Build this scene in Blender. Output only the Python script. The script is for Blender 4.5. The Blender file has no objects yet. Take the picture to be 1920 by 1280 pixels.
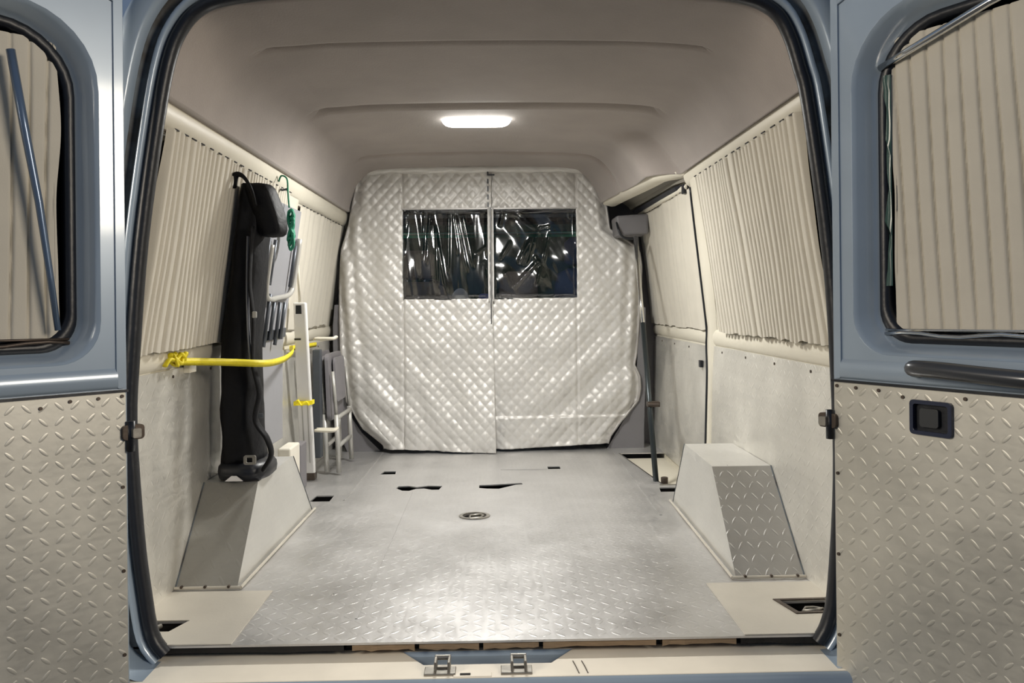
import bpy, bmesh, math, random
from mathutils import Vector, Matrix
from mathutils.geometry import tessellate_polygon
random.seed(7)
S = bpy.context.scene
COL = S.collection
PI = math.pi

# ------------------------------------------------------------------ camera, world, lights, exposure
TH, PH = math.radians(1.1), math.radians(0.6)
fw = Vector((math.sin(TH), math.cos(TH), 0)); r0 = Vector((math.cos(TH), -math.sin(TH), 0)); u0 = Vector((0, 0, 1))
rt = r0*math.cos(PH) - u0*math.sin(PH); up = u0*math.cos(PH) + r0*math.sin(PH)
cd = bpy.data.cameras.new('camera'); cam = bpy.data.objects.new('camera', cd); COL.objects.link(cam)
m3 = Matrix((rt, up, -fw)).transposed()
cam.matrix_world = Matrix.Translation((0, 0, .784)) @ m3.to_4x4()
cd.sensor_width = 36; cd.lens = 1530/1920*36; cd.shift_x = 3/1920; cd.shift_y = -70/1920; cd.clip_start = .02
S.camera = cam
w = bpy.data.worlds.new('night'); S.world = w; w.use_nodes = True
bg = w.node_tree.nodes['Background']; bg.inputs[0].default_value = (.50, .68, 1.0, 1); bg.inputs[1].default_value = .15
S.view_settings.view_transform = 'Standard'; S.view_settings.look = 'None'
S.view_settings.gamma = 1; S.view_settings.use_curve_mapping = False
S.view_settings.exposure = 0.45

def area_light(name, loc, target, sx, sy, power, color):
    l = bpy.data.lights.new(name, 'AREA'); l.shape = 'RECTANGLE'; l.size = sx; l.size_y = sy; l.energy = power; l.color = color
    o = bpy.data.objects.new(name, l); COL.objects.link(o); o.location = loc
    o.rotation_euler = (Vector(target)-Vector(loc)).to_track_quat('-Z', 'Y').to_euler()
    return o
# unseen side lights added to brighten the doors, and the lamp bar's own downward beam
area_light('door_fill_light', (-3.0, .15, 1.8), (.7, 1.8, .6), 1.2, 1.0, 62, (1, .89, .74))
area_light('door_fill_light', (2.9, -.3, 1.8), (-.7, 1.8, .6), 1.2, 1.0, 66, (1, .89, .74))
area_light('lamp_beam', (-.065, 3.235, 1.478), (-.065, 3.235, 0), .27, .03, 21, (1, .985, .94))

# ------------------------------------------------------------------ helpers
class MB:
    def __init__(s): s.v = []; s.f = []; s.mi = []
    def add(s, vs, fs, mi=0):
        b = len(s.v); s.v += [tuple(v) for v in vs]; s.f += [tuple(i+b for i in f) for f in fs]; s.mi += [mi]*len(fs); return s
    def box(s, x0, y0, z0, x1, y1, z1, mi=0):
        vs = [(x, y, z) for z in (z0, z1) for y in (y0, y1) for x in (x0, x1)]
        return s.add(vs, [(0, 2, 3, 1), (4, 5, 7, 6), (0, 1, 5, 4), (2, 6, 7, 3), (0, 4, 6, 2), (1, 3, 7, 5)], mi)
    def hexa(s, lo, hi, mi=0):           # two quads (4 points each, same winding)
        return s.add(list(lo)+list(hi), [(3, 2, 1, 0), (4, 5, 6, 7), (0, 1, 5, 4), (1, 2, 6, 5), (2, 3, 7, 6), (3, 0, 4, 7)], mi)
    def grid(s, rows, closed=False, mi=0, skip=None):
        n = len(rows[0]); vs = [p for r in rows for p in r]; fs = []
        for i in range(len(rows)-1):
            for j in range(n if closed else n-1):
                if skip and skip(i, j): continue
                k = (j+1) % n
                fs.append((i*n+j, i*n+k, (i+1)*n+k, (i+1)*n+j))
        return s.add(vs, fs, mi)
    def tube(s, pts, r, n=10, closed=False, cap=True, flat=1.0, mi=0):
        pts = [Vector(p) for p in pts]; N = len(pts); rows = []; ref = None
        for i, p in enumerate(pts):
            if closed: t = pts[(i+1) % N]-pts[i-1]
            else: t = pts[min(i+1, N-1)]-pts[max(i-1, 0)]
            t = t.normalized() if t.length > 1e-9 else Vector((0, 0, 1))
            if ref is None: ref = Vector((0, 0, 1)) if abs(t.z) < .9 else Vector((1, 0, 0))
            a = t.cross(ref); a = a.normalized() if a.length > 1e-6 else t.orthogonal().normalized()
            b = a.cross(t).normalized(); ref = b
            rr = r[i] if isinstance(r, (list, tuple)) else r
            rows.append([p + a*math.cos(q*2*PI/n)*rr + b*math.sin(q*2*PI/n)*rr*flat for q in range(n)])
        if closed: rows.append(rows[0])
        s.grid(rows, True, mi)
        if cap and not closed:
            b = len(s.v)-N*n
            s.f.append(tuple(b+q for q in range(n))[::-1]); s.f.append(tuple(b+(N-1)*n+q for q in range(n))); s.mi += [mi, mi]
        return s
    def prism(s, loops, z0, z1, fn=lambda x, y, z: (x, y, z), mi=0):   # outer loop then holes, extruded z0..z1, placed by fn
        ls = [[Vector((x, y, 0)) for x, y in l] for l in loops]; flat = [p for l in ls for p in l]; n = len(flat)
        tris = tessellate_polygon(ls); fs = []
        for t in tris:
            a, b, c = (flat[i] for i in t)
            if (b-a).cross(c-a).z < 0: t = t[::-1]
            fs.append(tuple(n+i for i in t)); fs.append(tuple(reversed(t)))
        k = 0
        for l in ls:
            m = len(l)
            for i in range(m): j = (i+1) % m; fs.append((k+i, k+j, n+k+j, n+k+i))
            k += m
        return s.add([fn(p.x, p.y, z0) for p in flat]+[fn(p.x, p.y, z1) for p in flat], fs, mi)
    def build(s, name, mat, parent=None, smooth=False, bevel=0, recalc=True, seg=2, sub=0):
        me = bpy.data.meshes.new(name); me.from_pydata(s.v, [], s.f); me.update()
        for m in (mat if isinstance(mat, (list, tuple)) else [mat]): me.materials.append(m)
        for p, mi in zip(me.polygons, s.mi): p.material_index = mi
        if recalc:
            bm = bmesh.new(); bm.from_mesh(me); bmesh.ops.recalc_face_normals(bm, faces=bm.faces); bm.to_mesh(me); bm.free()
        if smooth:
            for p in me.polygons: p.use_smooth = True
        o = bpy.data.objects.new(name, me); COL.objects.link(o)
        if bevel:
            b = o.modifiers.new('bevel', 'BEVEL'); b.width = bevel; b.segments = seg; b.limit_method = 'ANGLE'; b.angle_limit = math.radians(35)
        if sub:
            b = o.modifiers.new('sub', 'SUBSURF'); b.levels = sub; b.render_levels = sub
        if parent: put(o, parent)
        return o
def put(o, parent):
    o.parent = parent
    pm = parent
    T = Matrix.Identity(4)
    chain = []
    while pm is not None: chain.append(pm); pm = pm.parent
    for q in reversed(chain): T = T @ (q.matrix_parent_inverse @ q.matrix_basis)
    o.matrix_parent_inverse = T.inverted()
def empty(name, loc=(0, 0, 0)):
    o = bpy.data.objects.new(name, None); COL.objects.link(o); o.location = loc; o.empty_display_size = .05; return o
def tag(o, label=None, cat=None, group=None, kind=None):
    if label: o['label'] = label
    if cat: o['category'] = cat
    if group: o['group'] = group
    if kind: o['kind'] = kind
    return o
def lab(o, s): o['label'] = s; return o
def lerp(a, b, t): return a+(b-a)*t
def ss(a, b, x):
    t = max(0, min(1, (x-a)/(b-a))); return t*t*(3-2*t)
def interp(tab, x):
    if x <= tab[0][0]: return tab[0][1]
    for (a, va), (b, vb) in zip(tab, tab[1:]):
        if x <= b: return lerp(va, vb, (x-a)/(b-a))
    return tab[-1][1]
def rrect(x0, y0, x1, y1, r, n=6):
    rs = r if isinstance(r, (list, tuple)) else [r]*4
    out = []
    for (cx, cy, a0), q in zip(((x1, y1, 0), (x0, y1, 90), (x0, y0, 180), (x1, y0, 270)), rs):
        sx = -1 if cx == x1 else 1; sy = -1 if cy == y1 else 1
        for i in range(n+1):
            a = math.radians(a0+90*i/n); out.append((cx+sx*q+q*math.cos(a), cy+sy*q+q*math.sin(a)))
    return out
def catmull(P, k=8, closed=False):
    P = [Vector(p) for p in P]; n = len(P); out = []
    for i in range(n if closed else n-1):
        if closed: a, b, c, d = P[i-1], P[i], P[(i+1) % n], P[(i+2) % n]
        else: a, b, c, d = P[max(i-1, 0)], P[i], P[i+1], P[min(i+2, n-1)]
        for j in range(k):
            t = j/k
            out.append(.5*((2*b)+(c-a)*t+(2*a-5*b+4*c-d)*t*t+(3*b-a-3*c+d)*t**3))
    if not closed: out.append(P[-1])
    return out
def vn(x, y, sd=0):                        # smooth value noise
    def h(i, j): 
        q = math.sin(i*127.1+j*311.7+sd*74.7)*43758.5453; return q-math.floor(q)
    i, j = math.floor(x), math.floor(y); u, v = x-i, y-j; u = u*u*(3-2*u); v = v*v*(3-2*v)
    return lerp(lerp(h(i, j), h(i+1, j), u), lerp(h(i, j+1), h(i+1, j+1), u), v)*2-1

# ------------------------------------------------------------------ materials
def srgb(r, g, b):
    f = lambda c: c/12.92 if c <= .04045 else ((c+.055)/1.055)**2.4
    return (f(r/255), f(g/255), f(b/255), 1)
def mat(name, col, rough=.5, metal=0., coat=0., noise=0., nscale=8., bump=0., bscale=40., emis=None, sheen=0., col2=None, thr=(.45, .65), stretch=None):
    m = bpy.data.materials.new(name); m.use_nodes = True; nt = m.node_tree; N = nt.nodes; L = nt.links
    b = N['Principled BSDF']; b.inputs['Base Color'].default_value = col; b.inputs['Roughness'].default_value = rough
    b.inputs['Metallic'].default_value = metal; b.inputs['Coat Weight'].default_value = coat; b.inputs['Coat Roughness'].default_value = .08
    b.inputs['Sheen Weight'].default_value = sheen
    tc = N.new('ShaderNodeTexCoord'); vec = tc.outputs['Object']
    if stretch:
        mp = N.new('ShaderNodeMapping'); mp.inputs['Scale'].default_value = stretch; L.new(vec, mp.inputs[0]); vec = mp.outputs[0]
    if noise or col2:
        n = N.new('ShaderNodeTexNoise'); n.inputs['Scale'].default_value = nscale; n.inputs['Detail'].default_value = 6; L.new(vec, n.inputs['Vector'])
        r = N.new('ShaderNodeValToRGB'); L.new(n.outputs['Fac'], r.inputs[0])
        if col2: r.color_ramp.elements[0].color = col; r.color_ramp.elements[1].color = col2
        else:
            r.color_ramp.elements[0].color = tuple(c*(1-noise) for c in col[:3])+(1,); r.color_ramp.elements[1].color = tuple(min(1, c*(1+noise)) for c in col[:3])+(1,)
        r.color_ramp.elements[0].position = thr[0] if col2 else .3; r.color_ramp.elements[1].position = thr[1] if col2 else .7
        L.new(r.outputs[0], b.inputs['Base Color'])
    if bump:
        n2 = N.new('ShaderNodeTexNoise'); n2.inputs['Scale'].default_value = bscale; n2.inputs['Detail'].default_value = 4; L.new(vec, n2.inputs['Vector'])
        bp = N.new('ShaderNodeBump'); bp.inputs['Strength'].default_value = bump; bp.inputs['Distance'].default_value = .01
        L.new(n2.outputs['Fac'], bp.inputs['Height']); L.new(bp.outputs[0], b.inputs['Normal'])
    if emis: b.inputs['Emission Color'].default_value = emis[0]; b.inputs['Emission Strength'].default_value = emis[1]
    return m
def tread(name, axes, pitch=.046, col=(.66, .65, .62, 1), rough=.36, metal=.75, h=.0016, scratch=1.0, dirt=.2, lw=(.40, .10)):
    """aluminium tread plate: lozenge bars in two directions, worn and scratched"""
    m = bpy.data.materials.new(name); m.use_nodes = True; nt = m.node_tree; N = nt.nodes; L = nt.links
    b = N['Principled BSDF']; b.inputs['Metallic'].default_value = metal
    tc = N.new('ShaderNodeTexCoord'); sx = N.new('ShaderNodeSeparateXYZ'); L.new(tc.outputs['Object'], sx.inputs[0])
    def M(op, a, c=None, d=None):
        n = N.new('ShaderNodeMath'); n.operation = op
        for k, v in enumerate((a, c, d)):
            if v is None: continue
            if isinstance(v, (int, float)): n.inputs[k].default_value = v
            else: L.new(v, n.inputs[k])
        return n.outputs[0]
    u = M('DIVIDE', sx.outputs[axes[0]], pitch); v = M('DIVIDE', sx.outputs[axes[1]], pitch)
    fu, fv = M('FLOOR', u), M('FLOOR', v)
    par = M('MODULO', M('ABSOLUTE', M('ADD', fu, fv)), 2.0)
    cu = M('SUBTRACT', M('FRACT', u), .5); cv = M('SUBTRACT', M('FRACT', v), .5)
    sg = M('SUBTRACT', M('MULTIPLY', par, 2.0), 1.0)            # -1 / +1
    a_ = M('MULTIPLY', M('ADD', M('MULTIPLY', cu, sg), cv), .7071)
    b_ = M('MULTIPLY', M('SUBTRACT', M('MULTIPLY', cu, sg), cv), .7071)
    d2 = M('ADD', M('POWER', M('DIVIDE', a_, lw[0]), 2.0), M('POWER', M('DIVIDE', b_, lw[1]), 2.0))
    hgt = M('MAXIMUM', M('SUBTRACT', 1.0, d2), 0.0)
    hgt = M('POWER', hgt, .6)
    n = N.new('ShaderNodeTexNoise'); n.inputs['Scale'].default_value = 3.2; n.inputs['Detail'].default_value = 8; n.inputs['Roughness'].default_value = .65; L.new(tc.outputs['Object'], n.inputs['Vector'])
    n3 = N.new('ShaderNodeTexNoise'); n3.inputs['Scale'].default_value = 55; n3.inputs['Detail'].default_value = 5; L.new(tc.outputs['Object'], n3.inputs['Vector'])
    mp = N.new('ShaderNodeMapping'); mp.inputs['Scale'].default_value = (22, 3, 3) if axes[0] == 0 and axes[1] == 1 else (6, 3, 30); L.new(tc.outputs['Object'], mp.inputs[0])
    n4 = N.new('ShaderNodeTexNoise'); n4.inputs['Scale'].default_value = 4; n4.inputs['Detail'].default_value = 6; L.new(mp.outputs[0], n4.inputs['Vector'])
    rr = N.new('ShaderNodeMapRange'); rr.inputs[1].default_value = .3; rr.inputs[2].default_value = .7; rr.inputs[3].default_value = rough-.1*scratch; rr.inputs[4].default_value = rough+.14*scratch
    L.new(M('ADD', M('MULTIPLY', n.outputs['Fac'], .6), M('MULTIPLY', n4.outputs['Fac'], .4)), rr.inputs[0]); L.new(rr.outputs[0], b.inputs['Roughness'])
    cr = N.new('ShaderNodeValToRGB'); cr.color_ramp.elements[0].position = .32; cr.color_ramp.elements[1].position = .62
    cr.color_ramp.elements[0].color = tuple(c*(1-dirt) for c in col[:3])+(1,); cr.color_ramp.elements[1].color = col
    L.new(n.outputs['Fac'], cr.inputs[0]); L.new(cr.outputs[0], b.inputs['Base Color'])
    H = M('ADD', M('MULTIPLY', hgt, h), M('MULTIPLY', n3.outputs['Fac'], .00025*scratch))
    bp = N.new('ShaderNodeBump'); bp.inputs['Strength'].default_value = 1; bp.inputs['Distance'].default_value = 1; L.new(H, bp.inputs['Height']); L.new(bp.outputs[0], b.inputs['Normal'])
    return m
PAINT = mat('blue_body_paint', srgb(154, 169, 184), .30, .12, coat=.6, noise=.06, nscale=5)
GUTTER = mat('dusty_gutter', srgb(96, 104, 110), .55, col2=srgb(62, 60, 58), nscale=14, thr=(.4, .62))
SILLW = mat('worn_white_sill', srgb(236, 228, 212), .5, noise=.05, nscale=9, col2=None)
RUBBER = mat('black_rubber', srgb(20, 23, 30), .4, bump=.1)
CREAM = mat('cream_trim', srgb(214, 208, 192), .45, noise=.03, nscale=6, bump=.05)
FELT = mat('taupe_headliner', srgb(152, 143, 137), .85, noise=.07, nscale=5, bump=.15, bscale=160, sheen=.2)
GREYP = mat('grey_plastic', srgb(112, 110, 112), .6, noise=.05, bump=.06)
CURT = mat('cream_curtain_cloth', srgb(200, 194, 180), .85, noise=.03, nscale=14, bump=.08, bscale=300, sheen=.15)
TR_FLOOR = tread('tread_plate_floor', (0, 1), .033, rough=.36, metal=.7, h=.0005, dirt=.16, col=(.63, .62, .61, 1), lw=(.42, .13))
TR_DOOR = tread('tread_plate_door', (0, 2), .030, rough=.44, metal=.62, h=.0007, dirt=.18, col=(.67, .65, .58, 1), lw=(.40, .13))
TR_XZ = tread('tread_plate_box_front', (0, 2), .028, rough=.44, metal=.7, h=.0011, dirt=.15, col=(.44, .43, .41, 1))  # base colour darkened to stand in for shade on the right front plate
TR_YZ = tread('tread_plate_wall', (1, 2), .034, rough=.38, metal=.62, h=.0007, dirt=.20, col=(.78, .76, .70, 1), scratch=1.5)
TR_SIDE = tread('smooth_worn_plate', (1, 2), .036, rough=.42, metal=.6, h=.0002, dirt=.1, col=(.72, .71, .67, 1), scratch=1.2)
BRUSH = mat('brushed_plain_plate', srgb(206, 200, 188), .46, .35, noise=.05, nscale=6, bump=.05, bscale=120)
BLACKHOLE = mat('dark_recess', srgb(24, 22, 20), .8, noise=.2)
PLY = mat('plywood_edge', srgb(132, 112, 88), .8, noise=.25, nscale=30, stretch=(1, 1, 30))
STEEL = mat('scuffed_steel', srgb(150, 146, 138), .4, .7, noise=.15, nscale=30, bump=.1)
DSTEEL = mat('dark_steel', srgb(84, 74, 66), .45, .6, noise=.2, nscale=30, bump=.1)
CHROME = mat('chrome', (.8, .8, .78, 1), .15, 1.)
BLACKC = mat('black_nylon', srgb(9, 10, 15), .6, noise=.25, nscale=12, bump=.2, bscale=60)
BLACKC.node_tree.nodes['Principled BSDF'].inputs['Specular IOR Level'].default_value = .25
GREYT = mat('grey_table_top', srgb(142, 142, 146), .5, noise=.04, nscale=5, bump=.04)
GREYC = mat('grey_chair_panel', srgb(120, 117, 120), .6, noise=.05, bump=.06)
WHITEP = mat('white_enamel', srgb(226, 224, 222), .35, noise=.02)
TUBEC = mat('grey_powder_coat', srgb(176, 174, 168), .4, .3, noise=.04)
TUBED = mat('dark_tube', srgb(84, 88, 94), .4, .5, noise=.04)
YEL = mat('yellow_webbing', srgb(236, 218, 30), .55, noise=.08, nscale=40, bump=.2, bscale=300)
GREEN = mat('green_cord', srgb(26, 128, 96), .6, noise=.25, nscale=60, bump=.2, bscale=200)
GLASS = mat('dark_window_glass', srgb(12, 16, 18), .06)
WOODW = mat('white_block', srgb(226, 220, 206), .6, noise=.05)
CABD = mat('cab_dark_plastic', srgb(46, 50, 54), .6, noise=.1)
SEATG = mat('cab_seat_cloth', srgb(104, 98, 96), .85, noise=.12, nscale=20, bump=.2, bscale=150)
SEATB = mat('cab_seat_blue_cloth', srgb(36, 52, 84), .85, noise=.2, nscale=9, bump=.2, bscale=150)
ASPH = mat('night_asphalt', srgb(70, 70, 70), .9, noise=.2, nscale=20, bump=.4)
WALLB = mat('brown_render', srgb(140, 122, 108), .9, noise=.1, nscale=3)
TEAL = mat('tinted_sun_band', srgb(60, 170, 145), .3, noise=.15, nscale=4)
HEDGE = mat('dark_hedge', srgb(30, 52, 36), .9, noise=.4, nscale=6, bump=.6, bscale=20)
# quilted satin
QUILT = mat('silver_quilted_satin', srgb(206, 203, 198), .42, .22, noise=.05, nscale=10, bump=.12, bscale=180)
PIPE = mat('silver_binding', srgb(176, 172, 168), .45, .3, noise=.05, nscale=20)
# clear vinyl: a real thin sheet, mostly clear with a sharp gloss
VINYL = bpy.data.materials.new('clear_vinyl'); VINYL.use_nodes = True
nt = VINYL.node_tree; nt.nodes.clear()
o_ = nt.nodes.new('ShaderNodeOutputMaterial'); mx = nt.nodes.new('ShaderNodeMixShader'); tr_ = nt.nodes.new('ShaderNodeBsdfTransparent'); gl = nt.nodes.new('ShaderNodeBsdfGlossy')
tr_.inputs[0].default_value = (.84, .86, .86, 1); gl.inputs['Roughness'].default_value = .13; fr = nt.nodes.new('ShaderNodeFresnel'); fr.inputs[0].default_value = 1.9
nt.links.new(fr.outputs[0], mx.inputs[0]); nt.links.new(tr_.outputs[0], mx.inputs[1]); nt.links.new(gl.outputs[0], mx.inputs[2]); nt.links.new(mx.outputs[0], o_.inputs[0])
PANE = VINYL.copy(); PANE.name = 'window_pane_glass'
for n in PANE.node_tree.nodes:
    if n.type == 'BSDF_GLOSSY': n.inputs['Roughness'].default_value = .02
    if n.type == 'FRESNEL': n.inputs[0].default_value = 1.45
    if n.type == 'BSDF_TRANSPARENT': n.inputs[0].default_value = (.8, .9, .88, 1)

# ------------------------------------------------------------------ floor
YR, YF = 1.905, 4.55           # rear edge of the cargo floor, bulkhead
def wxl(z): return interp([(-.1, .905), (0, .905), (.3, .91), (.62, .905), (.68, .90), (1.23, .815), (1.30, .80), (1.40, .79)], z)
def wxr(z): return interp([(-.1, .88), (0, .88), (.3, .89), (.62, .90), (.68, .897), (1.27, .81), (1.335, .80), (1.44, .79)], z)
holes = {
 'front_left': [(-.85, 1.985), (-.795, 1.985), (-.77, 2.055), (-.875, 2.055)],
 'front_right': [(.755, 2.035), (.845, 2.04), (.855, 2.12), (.735, 2.115)],
 'side_left': [(-.752, 3.29), (-.672, 3.29), (-.672, 3.39), (-.745, 3.39)],
 'side_right': [(.68, 3.37), (.79, 3.37), (.79, 3.45), (.69, 3.45)],
 'far_left': [(-.54, 3.80), (-.47, 3.80), (-.475, 3.87), (-.53, 3.87)],
 'far_right': [(.245, 3.87), (.305, 3.87), (.305, 3.93), (.245, 3.93)],
 'torn_left': [(-.43, 3.505), (-.40, 3.46), (-.37, 3.455), (-.345, 3.49), (-.31, 3.495), (-.275, 3.47), (-.245, 3.47), (-.235, 3.54), (-.30, 3.548), (-.345, 3.525), (-.38, 3.55), (-.425, 3.545)],
 'torn_right': [(-.075, 3.49), (-.04, 3.475), (.01, 3.47), (.04, 3.50), (.08, 3.54), (.115, 3.55), (.11, 3.575), (.05, 3.565), (-.02, 3.55), (-.075, 3.545)],
}
floor_outer = [(-.905, YR), (.885, YR), (.885, 3.50), (.72, 3.50), (.64, 4.25), (.885, 4.25), (.885, 4.55), (-.905, 4.55)]
ov = [(-.083+.045*math.cos(a*PI/8), 3.025+.045*math.sin(a*PI/8)*.9) for a in range(16)]
fl = MB(); fl.prism([floor_outer]+list(holes.values())+[ov], -.005, 0)
floor = tag(fl.build('floor', TR_FLOOR), 'aluminium tread plate load floor with cut tie-down holes', 'floor', kind='structure')
pl = MB()
for side, x0, x1 in ((-1, -.90, -.62), (1, .58, .885)):
    hs = holes['front_left'] if side < 0 else holes['front_right']
    ye = 2.26
    pl.prism([[(x0, YR+.002), (x1, YR+.002), (x1-.10*side if 0 else x1, ye), (x0, ye)], hs], .0005, .003)
lab(pl.build('smooth_end_strip', BRUSH, floor), 'plain brushed metal strip')
sm = MB()
for x in (-.355,):
    sm.prism([[(x-.003, 2.05), (x+.003, 2.05), (x+.003, 3.44), (x-.003, 3.44)]], .0004, .0018)
sm.prism([[(-.62, 3.3), (-.61, 3.3), (-.60, 4.36), (-.61, 4.36)]], .0004, .003)
sm.prism([[(.60, 3.0), (.61, 3.0), (.625, 4.3), (.615, 4.3)]], .0004, .003)
sm.prism([[(.02, 3.86), (.24, 3.86), (.24, 3.866), (.02, 3.866)]], .0004, .0014)
sm.build('seam_strip', TR_FLOOR, floor)
# recess pans under the holes
for k, h in list(holes.items()):
    xs = [p[0] for p in h]; ys = [p[1] for p in h]
    x0, x1, y0, y1 = min(xs)-.01, max(xs)+.01, min(ys)-.01, max(ys)+.01
    p = MB(); zb = -.035
    p.add([(x0, y0, -.006), (x1, y0, -.006), (x1, y1, -.006), (x0, y1, -.006), (x0, y0, zb), (x1, y0, zb), (x1, y1, zb), (x0, y1, zb)],
          [(4, 5, 6, 7), (0, 1, 5, 4), (1, 2, 6, 5), (2, 3, 7, 6), (3, 0, 4, 7)])
    p.build('anchor_recess', BLACKHOLE, floor, recalc=False)
# tie-down hardware in recesses
t = MB(); t.tube([(.785, 2.085, -.014), (.795, 2.07, -.006), (.815, 2.066, -.004), (.832, 2.075, -.004), (.835, 2.09, -.01), (.815, 2.095, -.008), (.795, 2.094, -.008)], .004, closed=True)
t.build('anchor_ring', STEEL, floor, smooth=True)
t = MB(); t.tube([(-.86, 1.995, -.02), (-.85, 2.02, -.006), (-.835, 2.04, -.004)], .006); t.build('anchor_ring', STEEL, floor, smooth=True)
t = MB(); t.prism([[(.745, 2.025), (.856, 2.030), (.868, 2.130), (.720, 2.125)], holes['front_right']], .002, .0055)
t.build('anchor_frame', DSTEEL, floor)
t = MB(); t.prism([[(-.083+.058*math.cos(a*PI/8), 3.025+.058*math.sin(a*PI/8)*.85) for a in range(16)], ov], .0003, .004); t.build('anchor_frame', STEEL, floor)
t = MB(); t.add([(-.083+.055*math.cos(a*PI/8), 3.025+.055*math.sin(a*PI/8), -.01) for a in range(16)], [tuple(range(16))]); t.build('anchor_recess', STEEL, floor, recalc=False)
t = MB(); t.tube([(-.10, 3.0, -.004), (-.06, 3.0, 0), (-.05, 3.03, 0), (-.06, 3.05, 0), (-.10, 3.05, -.004)], .005, closed=True); t.build('anchor_ring', STEEL, floor, smooth=True)
# step well at the sliding door
t = MB(); t.box(.63, 3.49, -.032, .90, 4.26, -.03); lab(t.build('step_well', CREAM, floor), 'cream painted step well')
t = MB(); t.hexa([(.715, 3.495, -.03), (.722, 3.495, -.03), (.645, 4.255, -.03), (.638, 4.255, -.03)], [(.715, 3.495, .0), (.722, 3.495, .0), (.645, 4.255, .0), (.638, 4.255, .0)])
t.box(.70, 3.488, -.03, .885, 3.496, .004); t.build('step_edge', STEEL, floor)
# plywood boards under the plate
for a, b in ((-.80, -.36), (-.34, -.195), (-.185, -.045), (-.035, .095), (.105, .37), (.385, .56), (.57, .76)):
    t = MB(); n = 10
    lo = [(lerp(a, b, i/n), YR+.004+.004*vn(i*.9, a*9, 3), -.020+.003*vn(i*.7, a*20)) for i in range(n+1)]
    rows = [[(x, y, -.006) for x, y, z in lo], lo, [(x, y+.05, z) for x, y, z in lo]]
    t.grid(rows); t.build('board_or_gap_shade', PLY if a > -.4 and b < .6 else BLACKHOLE, floor)  # outermost pieces coloured black to paint the dark gap beside the boards
t = MB(); t.box(-.86, 1.945, -.06, .84, 1.955, -.006); t.build('gap_shade_sheet', BLACKHOLE, floor)  # black sheet painting the shade in the cavity behind the boards

# ------------------------------------------------------------------ walls
def skin(side, wx, wins, name, y0, y1, ztop):
    ys = sorted(set([y0, y1, *[v for w_ in wins for v in w_[:2]], *[lerp(y0, y1, i/14) for i in range(15)]]))
    zs = sorted(set([-.1, 0, .3, .62, .68, .8, .95, 1.1, 1.23, 1.30, ztop, *[v for w_ in wins for v in w_[2:]]]))
    zs = [z for z in zs if z <= ztop]
    m = MB()
    def sk(i, j):
        yc = (ys[j]+ys[j+1])/2; zc = (zs[i]+zs[i+1])/2
        return any(a < yc < b and c < zc < d for a, b, c, d in wins)
    m.grid([[(side*wx(z), y, z) for y in ys] for z in zs], skip=sk)
    o = m.build(name, CREAM, recalc=False)
    so = o.modifiers.new('solid', 'SOLIDIFY'); so.thickness = .035; so.offset = -1 if side < 0 else 1
    return o
winL = [(2.03, 3.12, .70, 1.20), (3.44, 4.30, .70, 1.20)]
winR = [(2.10, 3.08, .70, 1.245), (3.40, 4.46, .70, 1.245)]
wl = tag(skin(-1, wxl, winL, 'wall_left', 1.93, 4.56, 1.31), 'left side of the van body, cream trim above metal lining', 'wall', kind='structure')
wr = tag(skin(1, wxr, winR, 'wall_right', 1.93, 4.56, 1.34), 'right side of the van body with sliding door pillar', 'wall', kind='structure')
n_ = 0
for side, wx, wins in ((-1, wxl, winL), (1, wxr, winR)):
    for a, b, c, d in wins:
        n_ += 1; m = MB()
        m.grid([[(side*(wx(z)+.022), y, z) for y in (a-.02, b+.02)] for z in (c-.02, .9, 1.05, d+.02)])
        tag(m.build('window_%d' % n_, GLASS, recalc=False), '%s side window glass behind its curtain, %s one' % ('left' if side < 0 else 'right', 'rear' if a < 3.2 else 'front'), 'window', kind='structure')
# rails above the windows (rounded) and sill ledge below
def rail(side, wx, z0, z1, y0, y1, out, name, par, matl=CREAM):
    m = MB(); n = 10; rows = []
    for y in [lerp(y0, y1, i/20) for i in range(21)]:
        r = []
        for k in range(n+1):
            t_ = k/n; z = lerp(z0, z1, t_); r.append((side*(wx(z)-out*math.sin(PI*t_)**.6-.001), y, z))
        rows.append(r)
    m.grid(rows); return m.build(name, matl, par, smooth=True)
rail(-1, wxl, 1.215, 1.295, 1.94, 4.55, .018, 'window_rail', wl)
rail(1, wxr, 1.262, 1.335, 1.94, 3.36, .018, 'window_rail', wr)
rail(-1, wxl, .615, .675, 1.94, 4.55, .012, 'window_ledge', wl)
rail(1, wxr, .607, .672, 1.94, 4.55, .012, 'window_ledge', wr)
def lining(side, wx, y0, y1, z0, z1, par, mtl=TR_YZ):
    m = MB(); zs = [z0, .15, .3, .45, z1]
    m.grid([[(side*(wx(z)-.007), y, z) for y in (y0, y1)] for z in zs]); m.grid([[(side*(wx(z)-.003), y, z) for y in (y0, y1)] for z in zs][::-1])
    for y in (y0, y1): m.grid([[(side*(wx(z)-d_), y, z) for d_ in (.003, .007)] for z in zs])
    m.grid([[(side*(wx(z1)-d_), y, z1) for y in (y0, y1)] for d_ in (.003, .007)])
    o = m.build('metal_lining', mtl, par)
    for i in range(int((y1-y0)/.3)+1):
        y = y0+.05+i*.3
        if y < y1-.02:
            for z in (z1-.02,):
                s = MB(); s.tube([(side*(wx(z)-.006), y, z), (side*(wx(z)-.0095), y, z)], .0045, 8); s.build('rivet', DSTEEL, o)
    return o
lining(-1, wxl, 1.94, 3.20, .001, .612, wl); lining(-1, wxl, 3.205, 4.55, .001, .60, wl)
lining(1, wxr, 1.94, 3.325, .001, .605, wr); lining(1, wxr, 3.385, 4.55, .001, .60, wr)
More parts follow.
